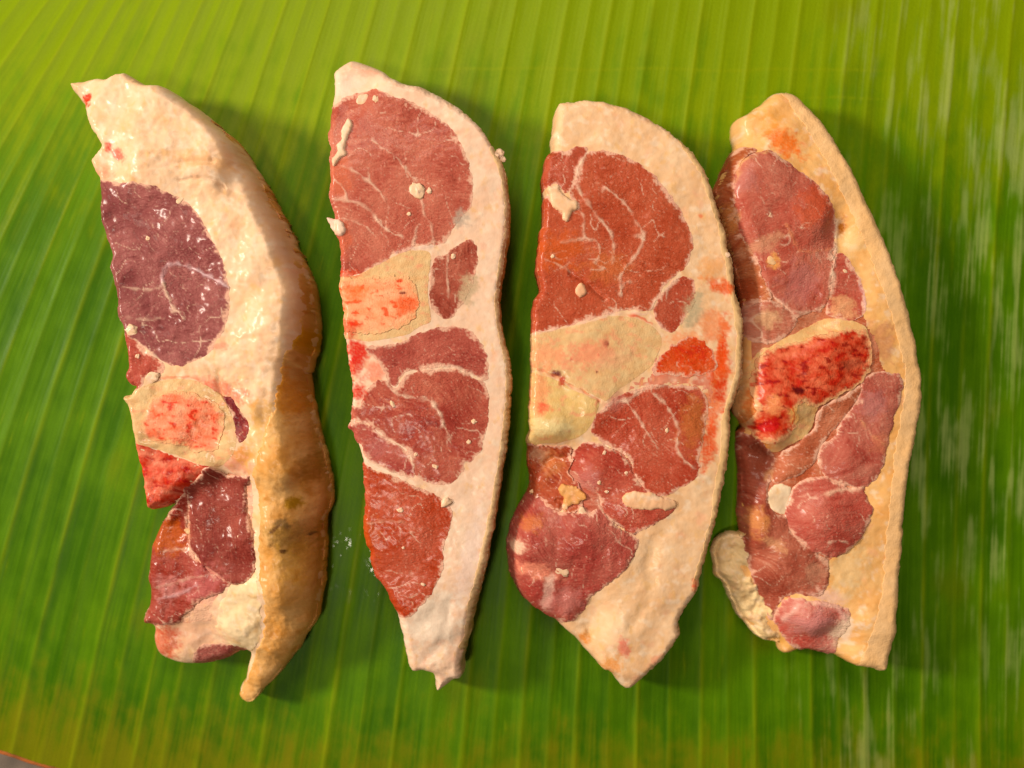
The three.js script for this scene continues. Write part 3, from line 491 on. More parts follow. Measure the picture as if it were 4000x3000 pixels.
// ---------------------------------------------------------------- long narrow slice with a torn pointed end
meat({
  name: 'meat_slice_001', label: 'long narrow raw meat slice with a torn fatty tail and a straight cut edge', seed: 4.9, ref: 22, lump: 0.35, wrinkle: 0.18,
  saw: (x) => (x > 6 ? 1 : 0.3),
  outline: ['c', 150, 120, 170, 95, 215, 70, 255, 58, 320, 75, 380, 95, 420, 115, 470, 155, 540, 185, 610, 195, 690, 235, 770, 280, 830, 325, 900, 385, 950, 440, 985, 500, 1020, 555, 1045, 600, 1065, 660, 1080, 760, 1085, 880, 1080, 1000, 1065, 1080, 1055, 1160, 1040, 1250, 1030, 1330, 1035, 1430, 1045, 1500, 1062, 1590,
    'd', 900, 0, 910, 80, 912, 150, 905, 250, 895, 370, 880, 480, 865, 560, 855, 640, 845, 720, 830, 800, 810, 890, 795, 970, 775, 1070, 750, 1160, 730, 1240, 715, 1330, 690, 1410, 683, 1470, 680, 1520, 640, 1540, 600, 1570, 563, 1592, 555, 1540, 540, 1510, 500, 1495, 455, 1497, 430, 1470, 410, 1390, 390, 1290, 375, 1220, 345, 1160, 330, 1110, 300, 1070, 270, 1030, 250, 970, 245, 920, 225, 880, 213, 800, 220, 700, 215, 600, 210, 510, 200, 440, 180, 400, 165, 350, 142, 325, 155, 290, 160, 200, 160, 130, 145, 50,
    'c', 225, 1645, 215, 1580, 205, 1480, 205, 1400, 190, 1320, 180, 1260, 190, 1180, 190, 1100, 180, 1040, 165, 1000, 155, 950, 155, 905, 150, 860, 125, 790, 130, 700, 125, 600, 130, 520, 120, 460, 130, 400, 135, 320, 148, 230, 148, 170],
  heights: [['c', 250, 100, 17], ['c', 500, 250, 21], ['c', 400, 700, 22], ['c', 800, 700, 22], ['c', 1000, 900, 21.5], ['c', 300, 1100, 21.5], ['c', 500, 1350, 22], ['c', 900, 1300, 21], ['d', 500, 200, 22], ['d', 850, 300, 20.5], ['d', 300, 450, 21], ['d', 400, 800, 21], ['d', 650, 900, 20], ['d', 450, 1150, 19], ['d', 560, 1300, 17.5], ['d', 560, 1450, 15.5], ['d', 563, 1580, 12], ['d', 680, 1400, 15]],
  rolls: [['c', 250, 70, 5, 0.4], ['c', 160, 150, 3, 0.2], ['c', 150, 600, 1.5, 0.07], ['c', 1060, 900, 2, 0.1], ['c', 600, 200, 3, 0.2], ['d', 890, 300, 2, 0.1], ['d', 560, 1560, 3, 0.4], ['d', 700, 1300, 3, 0.3], ['d', 230, 700, 1.8, 0.1], ['d', 400, 1350, 3, 0.3]],
  fat: FAT2,
  parts: [
    { name: 'muscle', tag: 'muscle', label: 'large red brown oval muscle at the blunt end', rough: 0.3, rise: 0.3, c: muscleOf([0.36, 0.090, 0.066], [0.50, 0.185, 0.135], { dir: -15, z: 1, marble: -0.04 }), p: ['c', 60, 300, 150, 290, 190, 262, 240, 240, 300, 222, 360, 215, 430, 235, 520, 265, 600, 300, 680, 345, 750, 400, 800, 460, 840, 530, 865, 600, 885, 680, 890, 780, 880, 840, 840, 880, 800, 930, 760, 1000, 720, 1035, 650, 1045, 580, 1055, 520, 1080, 460, 1092, 420, 1130, 340, 1165, 270, 1200, 200, 1208, 80, 1200, 60, 700] },
    { name: 'bone', tag: 'bone', label: 'pale wedge of sawn bone', rough: 0.25, rise: 0.35, c: PIECE_BONE, p: ['c', 100, 1220, 200, 1216, 275, 1208, 350, 1170, 425, 1135, 475, 1104, 560, 1078, 645, 1078, 668, 1110, 658, 1200, 652, 1300, 660, 1400, 668, 1460, 600, 1490, 540, 1530, 440, 1550, 330, 1565, 220, 1550, 120, 1550] },
    { name: 'marrow', tag: 'marrow', of: 1, over: true, float: true, flush: true, grow: 1.0, lift: 0.2, bump: 0.08, rough: 0.9, label: 'pink spongy middle of the bone', c: marrowOf([0.78, 0.44, 0.29], [0.76, 0.30, 0.18], [0.64, 0.09, 0.05]), p: ['c', 150, 1265, 280, 1245, 400, 1240, 500, 1230, 560, 1260, 580, 1330, 570, 1400, 540, 1450, 450, 1490, 330, 1510, 230, 1500, 130, 1480] },
    { name: 'muscle', tag: 'muscle', label: 'small brown almond shaped muscle', rough: 0.3, rise: 0.3, c: muscleOf([0.27, 0.06, 0.042], [0.42, 0.14, 0.10], { dir: 75, z: 2 }), p: ['c', 880, 1020, 910, 1060, 915, 1120, 900, 1200, 880, 1280, 840, 1350, 790, 1420, 750, 1440, 710, 1420, 672, 1370, 665, 1280, 672, 1200, 690, 1122, 750, 1100, 800, 1060] },
    { name: 'muscle', tag: 'muscle', rough: 0.35, rise: 0.35, c: muscleOf([0.28, 0.058, 0.046], [0.43, 0.13, 0.10], { dir: -25, z: 4 }), p: ['d', 225, -45, 330, -62, 420, -90, 510, -130, 600, -150, 690, -140, 750, -100, 795, -20, 803, 60, 790, 96, 730, 76, 640, 42, 560, 42, 470, 50, 400, 70, 360, 130, 325, 100, 310, 60, 280, 10] },
    { name: 'muscle', tag: 'muscle', label: 'rounded dark red muscle in the middle', rough: 0.3, rise: 0.4, c: muscleOf([0.29, 0.052, 0.040], [0.44, 0.14, 0.10], { dir: 35, z: 5 }), p: ['d', 318, 108, 365, 150, 410, 88, 480, 66, 560, 56, 640, 56, 730, 92, 785, 122, 805, 190, 800, 280, 790, 360, 770, 430, 730, 480, 690, 495, 680, 540, 640, 585, 590, 605, 530, 590, 470, 562, 450, 515, 430, 455, 390, 412, 330, 390, 300, 362, 250, 322, 200, 298, 160, 295, 90, 300, 90, 215, 190, 235, 220, 170, 270, 112] },
    { name: 'muscle', tag: 'muscle', rough: 0.3, rise: 0.3, c: muscleOf([0.32, 0.060, 0.05], [0.44, 0.14, 0.11], { dir: 40, z: 7 }), p: ['d', 80, 325, 200, 312, 255, 342, 305, 378, 370, 415, 420, 458, 440, 510, 448, 562, 400, 556, 330, 530, 270, 503, 215, 455, 190, 405, 80, 400] },
    { name: 'muscle', tag: 'muscle', label: 'bright red triangular muscle by the fatty tail', rough: 0.3, rise: 0.4, c: muscleOf([0.36, 0.055, 0.026], [0.46, 0.12, 0.08], { dir: 20, z: 9, marble: -0.05 }), p: ['d', 80, 500, 215, 516, 270, 540, 330, 566, 400, 592, 450, 614, 520, 642, 580, 672, 625, 722, 625, 790, 600, 860, 590, 930, 585, 1000, 560, 1070, 520, 1140, 470, 1200, 420, 1240, 370, 1230, 300, 1200, 80, 900] },
    { name: 'rind', tag: 'skin', mat: 'fat', label: 'thin notched rind along the curved side', rough: 0.5, flush: true, out: 0.2, bump: 0, c: skinOf([0.76, 0.56, 0.36], [0.74, 0.48, 0.26]), p: ['c', 985, 520, 1020, 600, 1045, 680, 1060, 780, 1066, 880, 1060, 1000, 1045, 1090, 1035, 1160, 1022, 1250, 1012, 1330, 1016, 1430, 1028, 1500, 1045, 1590, 'd', 882, 0, 892, 80, 893, 150, 885, 250, 872, 370, 858, 480, 842, 560, 830, 640, 818, 720, 800, 800, 780, 890, 762, 970, 740, 1070, 718, 1160, 702, 1240, 692, 1330, 680, 1400, 900, 1400, 1000, 700, 1100, 0, 'c', 1200, 1000, 1100, 500] },
    { name: 'fat_scrap', tag: 'fat', mat: 'fat', over: true, float: true, rise: 1.2, lift: 0.2, out: 3, c: fatOf([0.80, 0.60, 0.48], [0.76, 0.44, 0.38]), p: ['c', 103, 898, 160, 905, 200, 935, 207, 970, 190, 995, 160, 990, 130, 955] },
    { name: 'fat_scrap', tag: 'fat', mat: 'fat', over: true, float: true, rise: 1.2, lift: 0.2, c: fatOf([0.78, 0.58, 0.42], [0.76, 0.48, 0.34]), p: ['c', 215, 370, 240, 375, 245, 410, 225, 450, 210, 500, 210, 560, 190, 570, 150, 620, 135, 590, 165, 540, 155, 505, 185, 480, 190, 420] },
  ],
  stains: [['c', 260, 1620, 70, 60, 0, RED, 0.9, ['fat', 'bone']], ['d', 175, 20, 40, 70, 0, RED, 0.85, ['fat', 'muscle']], ['d', 260, 60, 50, 60, 0, PINK, 0.8, ['fat']], ['d', 180, 160, 40, 40, 0, RED, 0.85, ['fat', 'muscle']], ['c', 250, 1300, 70, 40, 0, [0.74, 0.20, 0.10], 0.7, ['bone', 'marrow']], ['c', 540, 1370, 50, 60, 0, [0.66, 0.10, 0.05], 0.7, ['marrow']], ['c', 520, 1305, 16, 9, 0, DARK, 0.95, ['marrow']], ['c', 500, 1240, 14, 9, 0, [0.6, 0.06, 0.03], 0.9, ['marrow']], ['c', 230, 1490, 60, 40, 0, RED, 0.6, ['bone', 'marrow']], ['c', 220, 1200, 60, 24, 0, [0.6, 0.08, 0.04], 0.6, ['bone', 'muscle']],
    ['c', 830, 910, 50, 40, -50, [0.42, 0.34, 0.28], 0.8, ['muscle', 'fat']], ['c', 870, 1290, 50, 80, 20, [0.48, 0.36, 0.24], 0.85, ['muscle', 'fat']], ['c', 190, 1000, 40, 90, 0, [0.5, 0.12, 0.07], 0.6, ['muscle']], ['c', 180, 680, 60, 120, 0, [0.52, 0.14, 0.08], 0.55, ['muscle']], ['d', 280, 420, 60, 50, 0, [0.42, 0.14, 0.13], 0.5, ['muscle']], ['c', 200, 190, 80, 60, 0, [0.80, 0.58, 0.48], 0.7, ['fat']], ['c', 330, 120, 60, 20, 10, PINK, 0.4, ['fat']], ['d', 200, 860, 80, 120, 0, [0.46, 0.10, 0.03], 0.5, ['muscle']], ['d', 720, 950, 40, 260, 14, [0.80, 0.62, 0.54], 0.7, ['fat']], ['d', 540, 1250, 130, 150, 0, [0.82, 0.70, 0.58], 0.7, ['fat']]],
  lines: [{ p: ['c', 350, 480, 420, 530, 490, 580, 540, 650, 590, 700], w: 0.5, s: 0.6 }, { p: ['c', 190, 620, 260, 650, 340, 710, 400, 770, 440, 850], w: 0.55, s: 0.6 }, { p: ['c', 130, 800, 220, 810, 300, 830, 350, 870, 390, 930, 440, 970, 510, 1000], w: 0.65, s: 0.7 }, { p: ['c', 150, 690, 200, 740, 215, 800], w: 0.5, s: 0.6 }, { p: ['c', 180, 905, 260, 920, 330, 960, 370, 1000], w: 0.45, s: 0.6 }, { p: ['c', 620, 790, 630, 880, 670, 940, 680, 1030], w: 0.5, s: 0.55 }, { p: ['c', 590, 960, 575, 1040], w: 0.6, s: 0.6 }, { p: ['c', 760, 1110, 755, 1200, 765, 1330], w: 0.45, s: 0.7 }, { p: ['c', 480, 1085, 560, 1066, 650, 1058, 720, 1048], w: 0.5, c: LILAC, s: 0.5, on: ['fat', 'muscle'] },
    { p: ['d', 320, 110, 350, 155, 410, 185, 510, 195, 560, 245, 600, 330, 630, 410], w: 0.75, s: 0.75 }, { p: ['d', 540, 210, 580, 270, 590, 320], w: 0.9, s: 0.7 }, { p: ['d', 550, 45, 640, 38, 720, 75, 790, 100], w: 0.8, s: 0.7, on: ['muscle', 'fat'] }, { p: ['d', 260, 340, 300, 375, 370, 412, 430, 455, 450, 540], w: 0.6, s: 0.8, on: ['muscle', 'fat'] }, { p: ['d', 215, 485, 280, 520, 350, 548, 450, 590], w: 0.9, s: 0.85, on: ['muscle', 'fat'] }, { p: ['d', 230, 790, 330, 780, 430, 790], w: 0.5, s: 0.35 }, { p: ['d', 620, 1180, 600, 1300, 560, 1400, 510, 1440], w: 1.8, c: [0.76, 0.58, 0.46], s: 0.3, up: -0.7, on: ['fat'] }, { p: ['d', 560, 1480, 600, 1500, 650, 1470], w: 1.4, c: [0.74, 0.54, 0.38], s: 0.3, up: -0.7, on: ['fat'] }],
  flecks: [['c', 600, 755, 40, 0.5], ['c', 660, 755, 14], ['c', 550, 880, 10], ['c', 305, 262, 30, 0.4], ['c', 372, 262, 16, 0.5], ['d', 605, 688, 24], ['d', 385, 728, 13], ['d', 740, 303, 12], ['d', 350, 220, 12], ['d', 460, 460, 8], ['d', 495, 1085, 9], ['d', 555, 520, 12, 0.5], ['d', 715, 400, 9], ['d', 400, 908, 6], ['c', 1040, 545, 22], ['c', 1055, 575, 14], ['c', 1020, 560, 13], ['c', 790, 1108, 12]],
});

// ---------------------------------------------------------------- broad slice with the two-part bone
meat({
  name: 'meat_slice_002', label: 'broad raw meat slice with a big triangular bone and bulging lower lobe', seed: 9.1, ref: 22, lump: 0.45, wrinkle: 0.25,
  saw: (x) => (x > 8 ? 1 : 0.25),
  outline: ['e', 330, 95, 345, 75, 420, 70, 500, 65, 590, 72, 680, 95, 770, 130, 850, 175, 930, 225, 1000, 280, 1060, 330, 1110, 390, 1150, 450, 1180, 520, 1205, 590, 1225, 660, 1250, 740, 1270, 820, 1285, 910, 1305, 960, 1312, 1040, 1320, 1120, 1340, 1190, 1360, 1270, 1370, 1370, 1370, 1480, 1365, 1570,
    'f', 1165, 20, 1160, 80, 1145, 140, 1120, 210, 1102, 280, 1100, 380, 1090, 470, 1075, 560, 1055, 680, 1035, 780, 1015, 860, 990, 950, 965, 1030, 945, 1110, 915, 1160, 880, 1210, 860, 1270, 865, 1320, 830, 1380, 780, 1440, 720, 1500, 660, 1555, 620, 1578, 580, 1562, 540, 1510, 490, 1480, 450, 1430, 410, 1390, 370, 1340, 320, 1300, 270, 1250, 200, 1210, 140, 1165, 95, 1110, 65, 1050, 50, 980, 45, 890, 55, 840, 80, 760, 120, 680, 148, 640, 155, 580, 148, 520, 140, 480, 146, 430, 140, 400, 155, 350, 155, 250, 160, 100,
    'e', 187, 1640, 190, 1550, 190, 1400, 195, 1290, 205, 1200, 240, 1130, 230, 1060, 215, 1010, 230, 900, 235, 820, 255, 750, 255, 650, 265, 590, 250, 530, 260, 440, 270, 380, 310, 350, 302, 270, 315, 220, 320, 150],
  heights: [['e', 400, 150, 20], ['e', 700, 200, 20.5], ['e', 500, 700, 22], ['e', 900, 800, 22], ['e', 1150, 700, 21], ['e', 350, 1100, 21.5], ['e', 500, 1500, 22.5], ['e', 1200, 1300, 21], ['f', 250, 300, 22.5], ['f', 450, 200, 22.5], ['f', 700, 300, 21.5], ['f', 900, 400, 21.5], ['f', 1050, 300, 20.5], ['f', 190, 500, 12], ['f', 250, 560, 14], ['f', 180, 620, 13], ['f', 330, 640, 16], ['f', 480, 560, 20], ['f', 700, 700, 20.5], ['f', 400, 850, 20], ['f', 200, 900, 19], ['f', 150, 1050, 16], ['f', 300, 1150, 15], ['f', 420, 1270, 13], ['f', 600, 950, 19], ['f', 900, 800, 19.5], ['f', 750, 1100, 18.5], ['f', 600, 1300, 17], ['f', 620, 1500, 15], ['f', 800, 1300, 16], ['f', 620, 1570, 13]],
  rolls: [['e', 330, 80, 3, 0.2], ['e', 700, 100, 3, 0.15], ['e', 1200, 600, 2.4, 0.12], ['e', 220, 900, 1.8, 0.1], ['e', 190, 1450, 1.4, 0.06], ['f', 1150, 100, 2, 0.1], ['f', 1000, 900, 2.4, 0.14], ['f', 50, 900, 8, 0.62], ['f', 100, 720, 6, 0.5], ['f', 80, 1080, 8, 0.6], ['f', 220, 1220, 7, 0.5], ['f', 380, 1340, 4, 0.4], ['f', 620, 1560, 3, 0.35], ['f', 850, 1330, 3, 0.3], ['f', 150, 300, 1.4, 0.06], ['f', 148, 560, 3, 0.3]],
  fat: FAT3,
  parts: [
    { name: 'muscle', tag: 'muscle', rough: 0.3, rise: 0.3, c: muscleOf([0.34, 0.070, 0.042], [0.44, 0.12, 0.08], { dir: 60, z: 21 }), p: ['e', 180, 370, 310, 352, 380, 360, 420, 338, 470, 325, 488, 345, 462, 400, 438, 440, 420, 490, 395, 560, 365, 580, 330, 530, 270, 545, 180, 540] },
    { name: 'muscle', tag: 'muscle', label: 'broad brick red muscle crossed by thin white seams', rough: 0.3, rise: 0.35, c: muscleOf([0.36, 0.074, 0.042], [0.45, 0.125, 0.076], { dir: -20, z: 22, marble: -0.05 }), p: ['e', 470, 395, 500, 365, 560, 350, 640, 360, 720, 385, 800, 430, 870, 490, 930, 560, 980, 630, 1025, 700, 1060, 780, 1085, 850, 1080, 920, 1050, 990, 1000, 1030, 950, 1080, 910, 1130, 870, 1200, 850, 1242, 760, 1242, 680, 1248, 600, 1262, 520, 1287, 420, 1318, 300, 1348, 200, 1372, 110, 1378, 110, 570, 260, 590, 330, 660, 390, 720, 430, 660, 402, 590, 430, 500, 448, 445] },
    { name: 'muscle', tag: 'muscle', rough: 0.3, rise: 0.3, c: muscleOf([0.34, 0.065, 0.04], [0.44, 0.13, 0.085], { dir: 70, z: 23 }), p: ['e', 1060, 1060, 1095, 1080, 1100, 1130, 1090, 1190, 1060, 1260, 1020, 1320, 980, 1360, 930, 1350, 892, 1300, 873, 1250, 902, 1180, 952, 1110, 1000, 1072] },
    { name: 'bone', tag: 'bone', label: 'triangular sawn bone with small blood holes', rough: 0.2, rise: 0.4, c: PIECE_BONE, p: ['e', 120, 1388, 300, 1358, 420, 1333, 540, 1302, 640, 1278, 720, 1282, 800, 1302, 870, 1342, 908, 1390, 918, 1430, 890, 1500, 850, 1560, 800, 1600, 'f', 630, 112, 560, 160, 515, 205, 480, 188, 430, 166, 350, 130, 290, 92, 200, 62, 90, 40] },
    { name: 'bone', tag: 'bone', label: 'lower smooth yellowish plate of bone', rough: 0.2, rise: 0.4, c: boneOf([0.70, 0.51, 0.26], [0.66, 0.43, 0.18]), p: ['f', 90, 85, 200, 82, 290, 112, 350, 150, 430, 185, 478, 208, 468, 260, 438, 322, 400, 365, 340, 390, 280, 404, 220, 402, 90, 412] },
    { name: 'muscle', tag: 'muscle', label: 'bright bloody patch of muscle', rough: 0.8, rise: 0.2, c: muscleOf([0.52, 0.06, 0.025], [0.60, 0.17, 0.09], { dir: 10, z: 25 }), p: ['e', 960, 1450, 1060, 1400, 1150, 1430, 1200, 1490, 1220, 1560, 1150, 1600, 1050, 1612, 950, 1602, 875, 1602, 885, 1550] },
    { name: 'muscle', tag: 'muscle', rough: 0.35, rise: 0.4, c: muscleOf([0.35, 0.060, 0.038], [0.45, 0.12, 0.08], { dir: 50, z: 26 }), p: ['f', 500, 240, 560, 192, 620, 165, 700, 140, 770, 135, 850, 132, 940, 142, 988, 182, 998, 260, 980, 350, 962, 430, 950, 490, 958, 530, 940, 570, 870, 620, 800, 660, 740, 655, 700, 620, 665, 565, 640, 500, 600, 458, 525, 415, 475, 382, 445, 350, 462, 290] },
    { name: 'muscle', tag: 'muscle', label: 'dark red fold of muscle with an undercut seam', rough: 0.35, rise: 0.5, sink: 0.9, soft: 2.2, c: muscleOf([0.33, 0.055, 0.040], [0.43, 0.12, 0.085], { dir: 30, z: 27 }), p: ['f', 340, 470, 370, 420, 430, 392, 480, 402, 550, 440, 598, 468, 628, 512, 648, 562, 700, 625, 760, 662, 850, 700, 830, 745, 760, 790, 690, 830, 640, 840, 580, 810, 520, 760, 490, 710, 470, 650, 420, 600, 370, 560, 332, 520] },
    { name: 'muscle', tag: 'muscle', label: 'glossy bulging rounded lobe of muscle', rough: 0.4, rise: 0.8, soft: 2.5, swell: 0.8, wave: 0.6, c: muscleOf([0.31, 0.060, 0.050], [0.42, 0.14, 0.11], { dir: -15, z: 28, marble: 0.03 }), p: ['f', 190, 660, 120, 660, 20, 740, 0, 900, 20, 1070, 120, 1215, 260, 1275, 330, 1258, 400, 1220, 440, 1140, 500, 1090, 570, 1040, 630, 980, 665, 900, 660, 860, 600, 832, 535, 785, 480, 722, 440, 740, 380, 735, 290, 735, 240, 700] },
    { name: 'muscle', tag: 'muscle', label: 'sunken ragged dark muscle under the bone', rough: 0.9, rise: 0.3, soft: 2, wave: 0.9, c: muscleOf([0.24, 0.035, 0.02], [0.40, 0.11, 0.06], { dir: 70, z: 29 }), p: ['f', 100, 425, 220, 428, 325, 425, 338, 480, 335, 560, 372, 600, 400, 660, 380, 725, 290, 735, 240, 700, 190, 665, 120, 680, 90, 600] },
    { name: 'connective_tissue', tag: 'tissue', mat: 'fat', label: 'red stained tissue beside the bone', rise: 0.1, lift: -0.12, rough: 0.8, c: fatOf([0.62, 0.27, 0.19], [0.56, 0.14, 0.09], { z: 48 }), p: ['f', 490, 245, 560, 180, 640, 115, 720, 50, 740, -10, 860, -50, 960, -50, 1040, 0, 1050, 80, 1040, 200, 1020, 330, 990, 300, 985, 190, 930, 150, 780, 145, 640, 175, 560, 205] },
    { name: 'connective_tissue', tag: 'muscle', label: 'brownish tissue between the lower muscles', rise: 0.1, lift: -0.3, rough: 0.6, c: muscleOf([0.36, 0.09, 0.06], [0.46, 0.20, 0.15], { z: 45, marble: 0.12 }), p: ['f', 100, 425, 330, 420, 440, 390, 520, 400, 620, 440, 700, 560, 800, 640, 850, 700, 820, 760, 700, 840, 640, 870, 500, 800, 300, 760, 150, 740, 90, 640] },
    { name: 'rind', tag: 'skin', mat: 'fat', label: 'notched rind along the curved side', rough: 0.5, flush: true, out: 0.2, bump: 0, c: skinOf([0.70, 0.47, 0.25], [0.72, 0.50, 0.30]), p: ['e', 1000, 250, 1030, 320, 1082, 388, 1122, 450, 1152, 522, 1178, 595, 1200, 665, 1222, 740, 1240, 820, 1255, 910, 1270, 970, 1280, 1040, 1290, 1120, 1308, 1190, 1325, 1270, 1335, 1370, 1335, 1480, 1330, 1570, 'f', 1132, 20, 1128, 80, 1112, 140, 1090, 210, 1072, 280, 1070, 380, 1060, 470, 1046, 560, 1028, 680, 1010, 780, 990, 860, 966, 950, 945, 1030, 925, 1100, 1000, 1150, 1200, 600, 1300, 0, 'e', 1450, 1200, 1350, 600, 1100, 280] },
    { name: 'fat_scrap', tag: 'fat', mat: 'fat', over: true, float: true, rough: 0.5, rise: 1.2, lift: 0.2, soft: 1.6, c: fatOf([0.78, 0.55, 0.38], [0.74, 0.44, 0.26]), p: ['e', 268, 562, 300, 545, 332, 536, 352, 575, 375, 605, 405, 625, 435, 632, 440, 665, 415, 685, 395, 715, 380, 746, 362, 730, 350, 695, 320, 670, 295, 640, 280, 600] },
    { name: 'fat_scrap', tag: 'fat', mat: 'fat', over: true, float: true, rise: 1.2, lift: 0.2, c: fatOf([0.76, 0.46, 0.30], [0.72, 0.38, 0.24]), p: ['e', 460, 1090, 482, 1120, 490, 1145, 470, 1168, 440, 1165, 433, 1130] },
    { name: 'fat_scrap', tag: 'fat', mat: 'fat', label: 'long crumbly strip of fat', over: true, float: true, rough: 0.6, rise: 1.0, lift: 0.1, soft: 1.6, bump: 0.12, c: fatOf([0.76, 0.50, 0.32], [0.74, 0.40, 0.24]), p: ['f', 590, 672, 622, 640, 700, 640, 780, 660, 850, 690, 832, 722, 740, 726, 650, 720, 612, 706] },
    { name: 'fat_scrap', tag: 'fat', mat: 'fat', label: 'orange tan crumb of fat', over: true, float: true, rough: 0.9, rise: 1.0, lift: 0.7, soft: 1.6, bump: 0.25, c: fatOf([0.62, 0.34, 0.15], [0.56, 0.25, 0.09]), p: ['f', 300, 600, 350, 610, 395, 630, 412, 665, 385, 690, 345, 705, 318, 735, 298, 720, 308, 680, 290, 640] },
  ],
  stains: [['e', 605, 1435, 17, 17, 0, DARK, 1, ['bone']], ['f', 280, 75, 26, 22, 20, DARK, 1, ['bone', 'fat']], ['f', 300, 108, 14, 30, 0, [0.45, 0.05, 0.03], 0.8, ['bone', 'fat']], ['e', 405, 1520, 12, 12, 0, [0.3, 0.02, 0.02], 0.9, ['bone']], ['e', 560, 1495, 9, 9, 0, [0.3, 0.02, 0.02], 0.9, ['bone']], ['e', 550, 1590, 7, 7, 0, DARK, 0.9, ['bone']], ['e', 500, 1490, 150, 70, -10, [0.72, 0.27, 0.17], 0.75, ['bone']], ['e', 650, 1520, 110, 50, -20, [0.74, 0.42, 0.26], 0.5, ['bone']], ['e', 260, 1500, 90, 70, 0, [0.74, 0.32, 0.18], 0.7, ['bone']], ['f', 190, 170, 50, 110, 0, [0.74, 0.30, 0.16], 0.7, ['bone']], ['f', 220, 240, 30, 26, 0, [0.7, 0.14, 0.08], 0.8, ['bone']], ['f', 240, 330, 110, 40, 0, [0.78, 0.64, 0.36], 0.8, ['bone']],
    ['e', 1250, 1110, 80, 40, 20, [0.68, 0.11, 0.04], 0.8, ['fat', 'skin']], ['e', 1200, 1000, 80, 60, 0, [0.74, 0.36, 0.16], 0.6, ['fat']], ['e', 1260, 1450, 30, 160, 5, [0.64, 0.07, 0.02], 0.85, ['fat', 'tissue']], ['e', 1200, 1330, 90, 90, 0, [0.70, 0.22, 0.10], 0.65, ['fat']], ['e', 1060, 1400, 100, 40, 0, [0.74, 0.28, 0.15], 0.7, ['fat']], ['f', 1060, 60, 50, 100, 0, [0.66, 0.09, 0.03], 0.8, ['fat', 'tissue']], ['f', 1030, 220, 50, 130, 10, [0.66, 0.14, 0.06], 0.75, ['fat']], ['f', 1010, 420, 34, 120, 12, [0.66, 0.11, 0.05], 0.85, ['fat']], ['f', 1060, 150, 30, 60, 0, RED, 0.6, ['fat']], ['e', 1135, 715, 16, 14, 0, [0.7, 0.2, 0.1], 0.8, ['fat']],
    ['f', 930, 300, 60, 130, 10, [0.46, 0.17, 0.07], 0.6, ['muscle']], ['e', 1095, 1240, 50, 90, 20, [0.44, 0.36, 0.24], 0.85, ['muscle', 'fat']], ['e', 330, 900, 130, 100, 0, [0.48, 0.095, 0.03], 0.6, ['muscle']], ['e', 600, 1000, 120, 80, 0, [0.48, 0.15, 0.06], 0.45, ['muscle']], ['f', 180, 1020, 110, 40, 10, [0.70, 0.28, 0.20], 0.75, ['muscle']], ['f', 85, 905, 40, 34, 20, [0.74, 0.50, 0.38], 0.9, ['muscle']], ['f', 235, 1120, 26, 90, 10, [0.72, 0.50, 0.42], 0.7, ['muscle']], ['f', 310, 1160, 100, 60, 0, [0.50, 0.20, 0.18], 0.6, ['muscle']], ['f', 150, 790, 60, 40, 0, [0.56, 0.20, 0.09], 0.6, ['muscle']], ['f', 430, 580, 50, 60, 20, [0.42, 0.17, 0.16], 0.5, ['muscle']], ['f', 250, 500, 60, 60, 0, [0.46, 0.18, 0.08], 0.6, ['muscle']], ['f', 190, 460, 40, 40, 0, [0.50, 0.30, 0.20], 0.6, ['muscle', 'fat']], ['f', 600, 1385, 26, 50, -10, [0.72, 0.22, 0.16], 0.8, ['fat']], ['f', 540, 1475, 40, 60, 30, [0.72, 0.30, 0.10], 0.75, ['fat']], ['f', 750, 1445, 40, 16, -40, PINK, 0.5, ['fat']], ['f', 410, 1345, 24, 40, 0, [0.62, 0.22, 0.06], 0.8, ['fat']], ['f', 940, 1090, 14, 26, 0, RED, 0.7, ['fat', 'skin']], ['f', 560, 200, 50, 40, 0, [0.46, 0.18, 0.15], 0.6, ['fat', 'muscle']]],
  lines: [{ p: ['e', 500, 355, 465, 400, 442, 450, 442, 520, 455, 580, 500, 640, 550, 710, 600, 770, 635, 830, 645, 900, 640, 980], w: 0.6, s: 0.75, on: ['muscle', 'fat'] }, { p: ['e', 600, 560, 660, 600, 720, 660, 770, 740, 815, 820, 790, 900, 740, 970, 700, 1020, 680, 1080, 690, 1160], w: 0.6, s: 0.7 }, { p: ['e', 440, 660, 475, 720, 480, 830, 540, 850, 565, 900, 545, 980], w: 0.55, s: 0.65 }, { p: ['e', 350, 862, 430, 850, 480, 835], w: 0.55, s: 0.65 }, { p: ['e', 580, 580, 600, 552, 620, 575], w: 0.5, s: 0.6 }, { p: ['e', 770, 835, 800, 830, 820, 850], w: 0.9, s: 0.7 }, { p: ['e', 260, 960, 340, 990, 400, 1030], w: 0.5, s: 0.45 }, { p: ['e', 400, 1030, 480, 1080, 540, 1130, 600, 1180], w: 0.7, s: 0, up: -0.9 }, { p: ['e', 540, 980, 590, 1010, 520, 1020], w: 0.6, s: 0.5 }, { p: ['e', 680, 1150, 700, 1100, 740, 1080], w: 0.9, s: 0.5 },
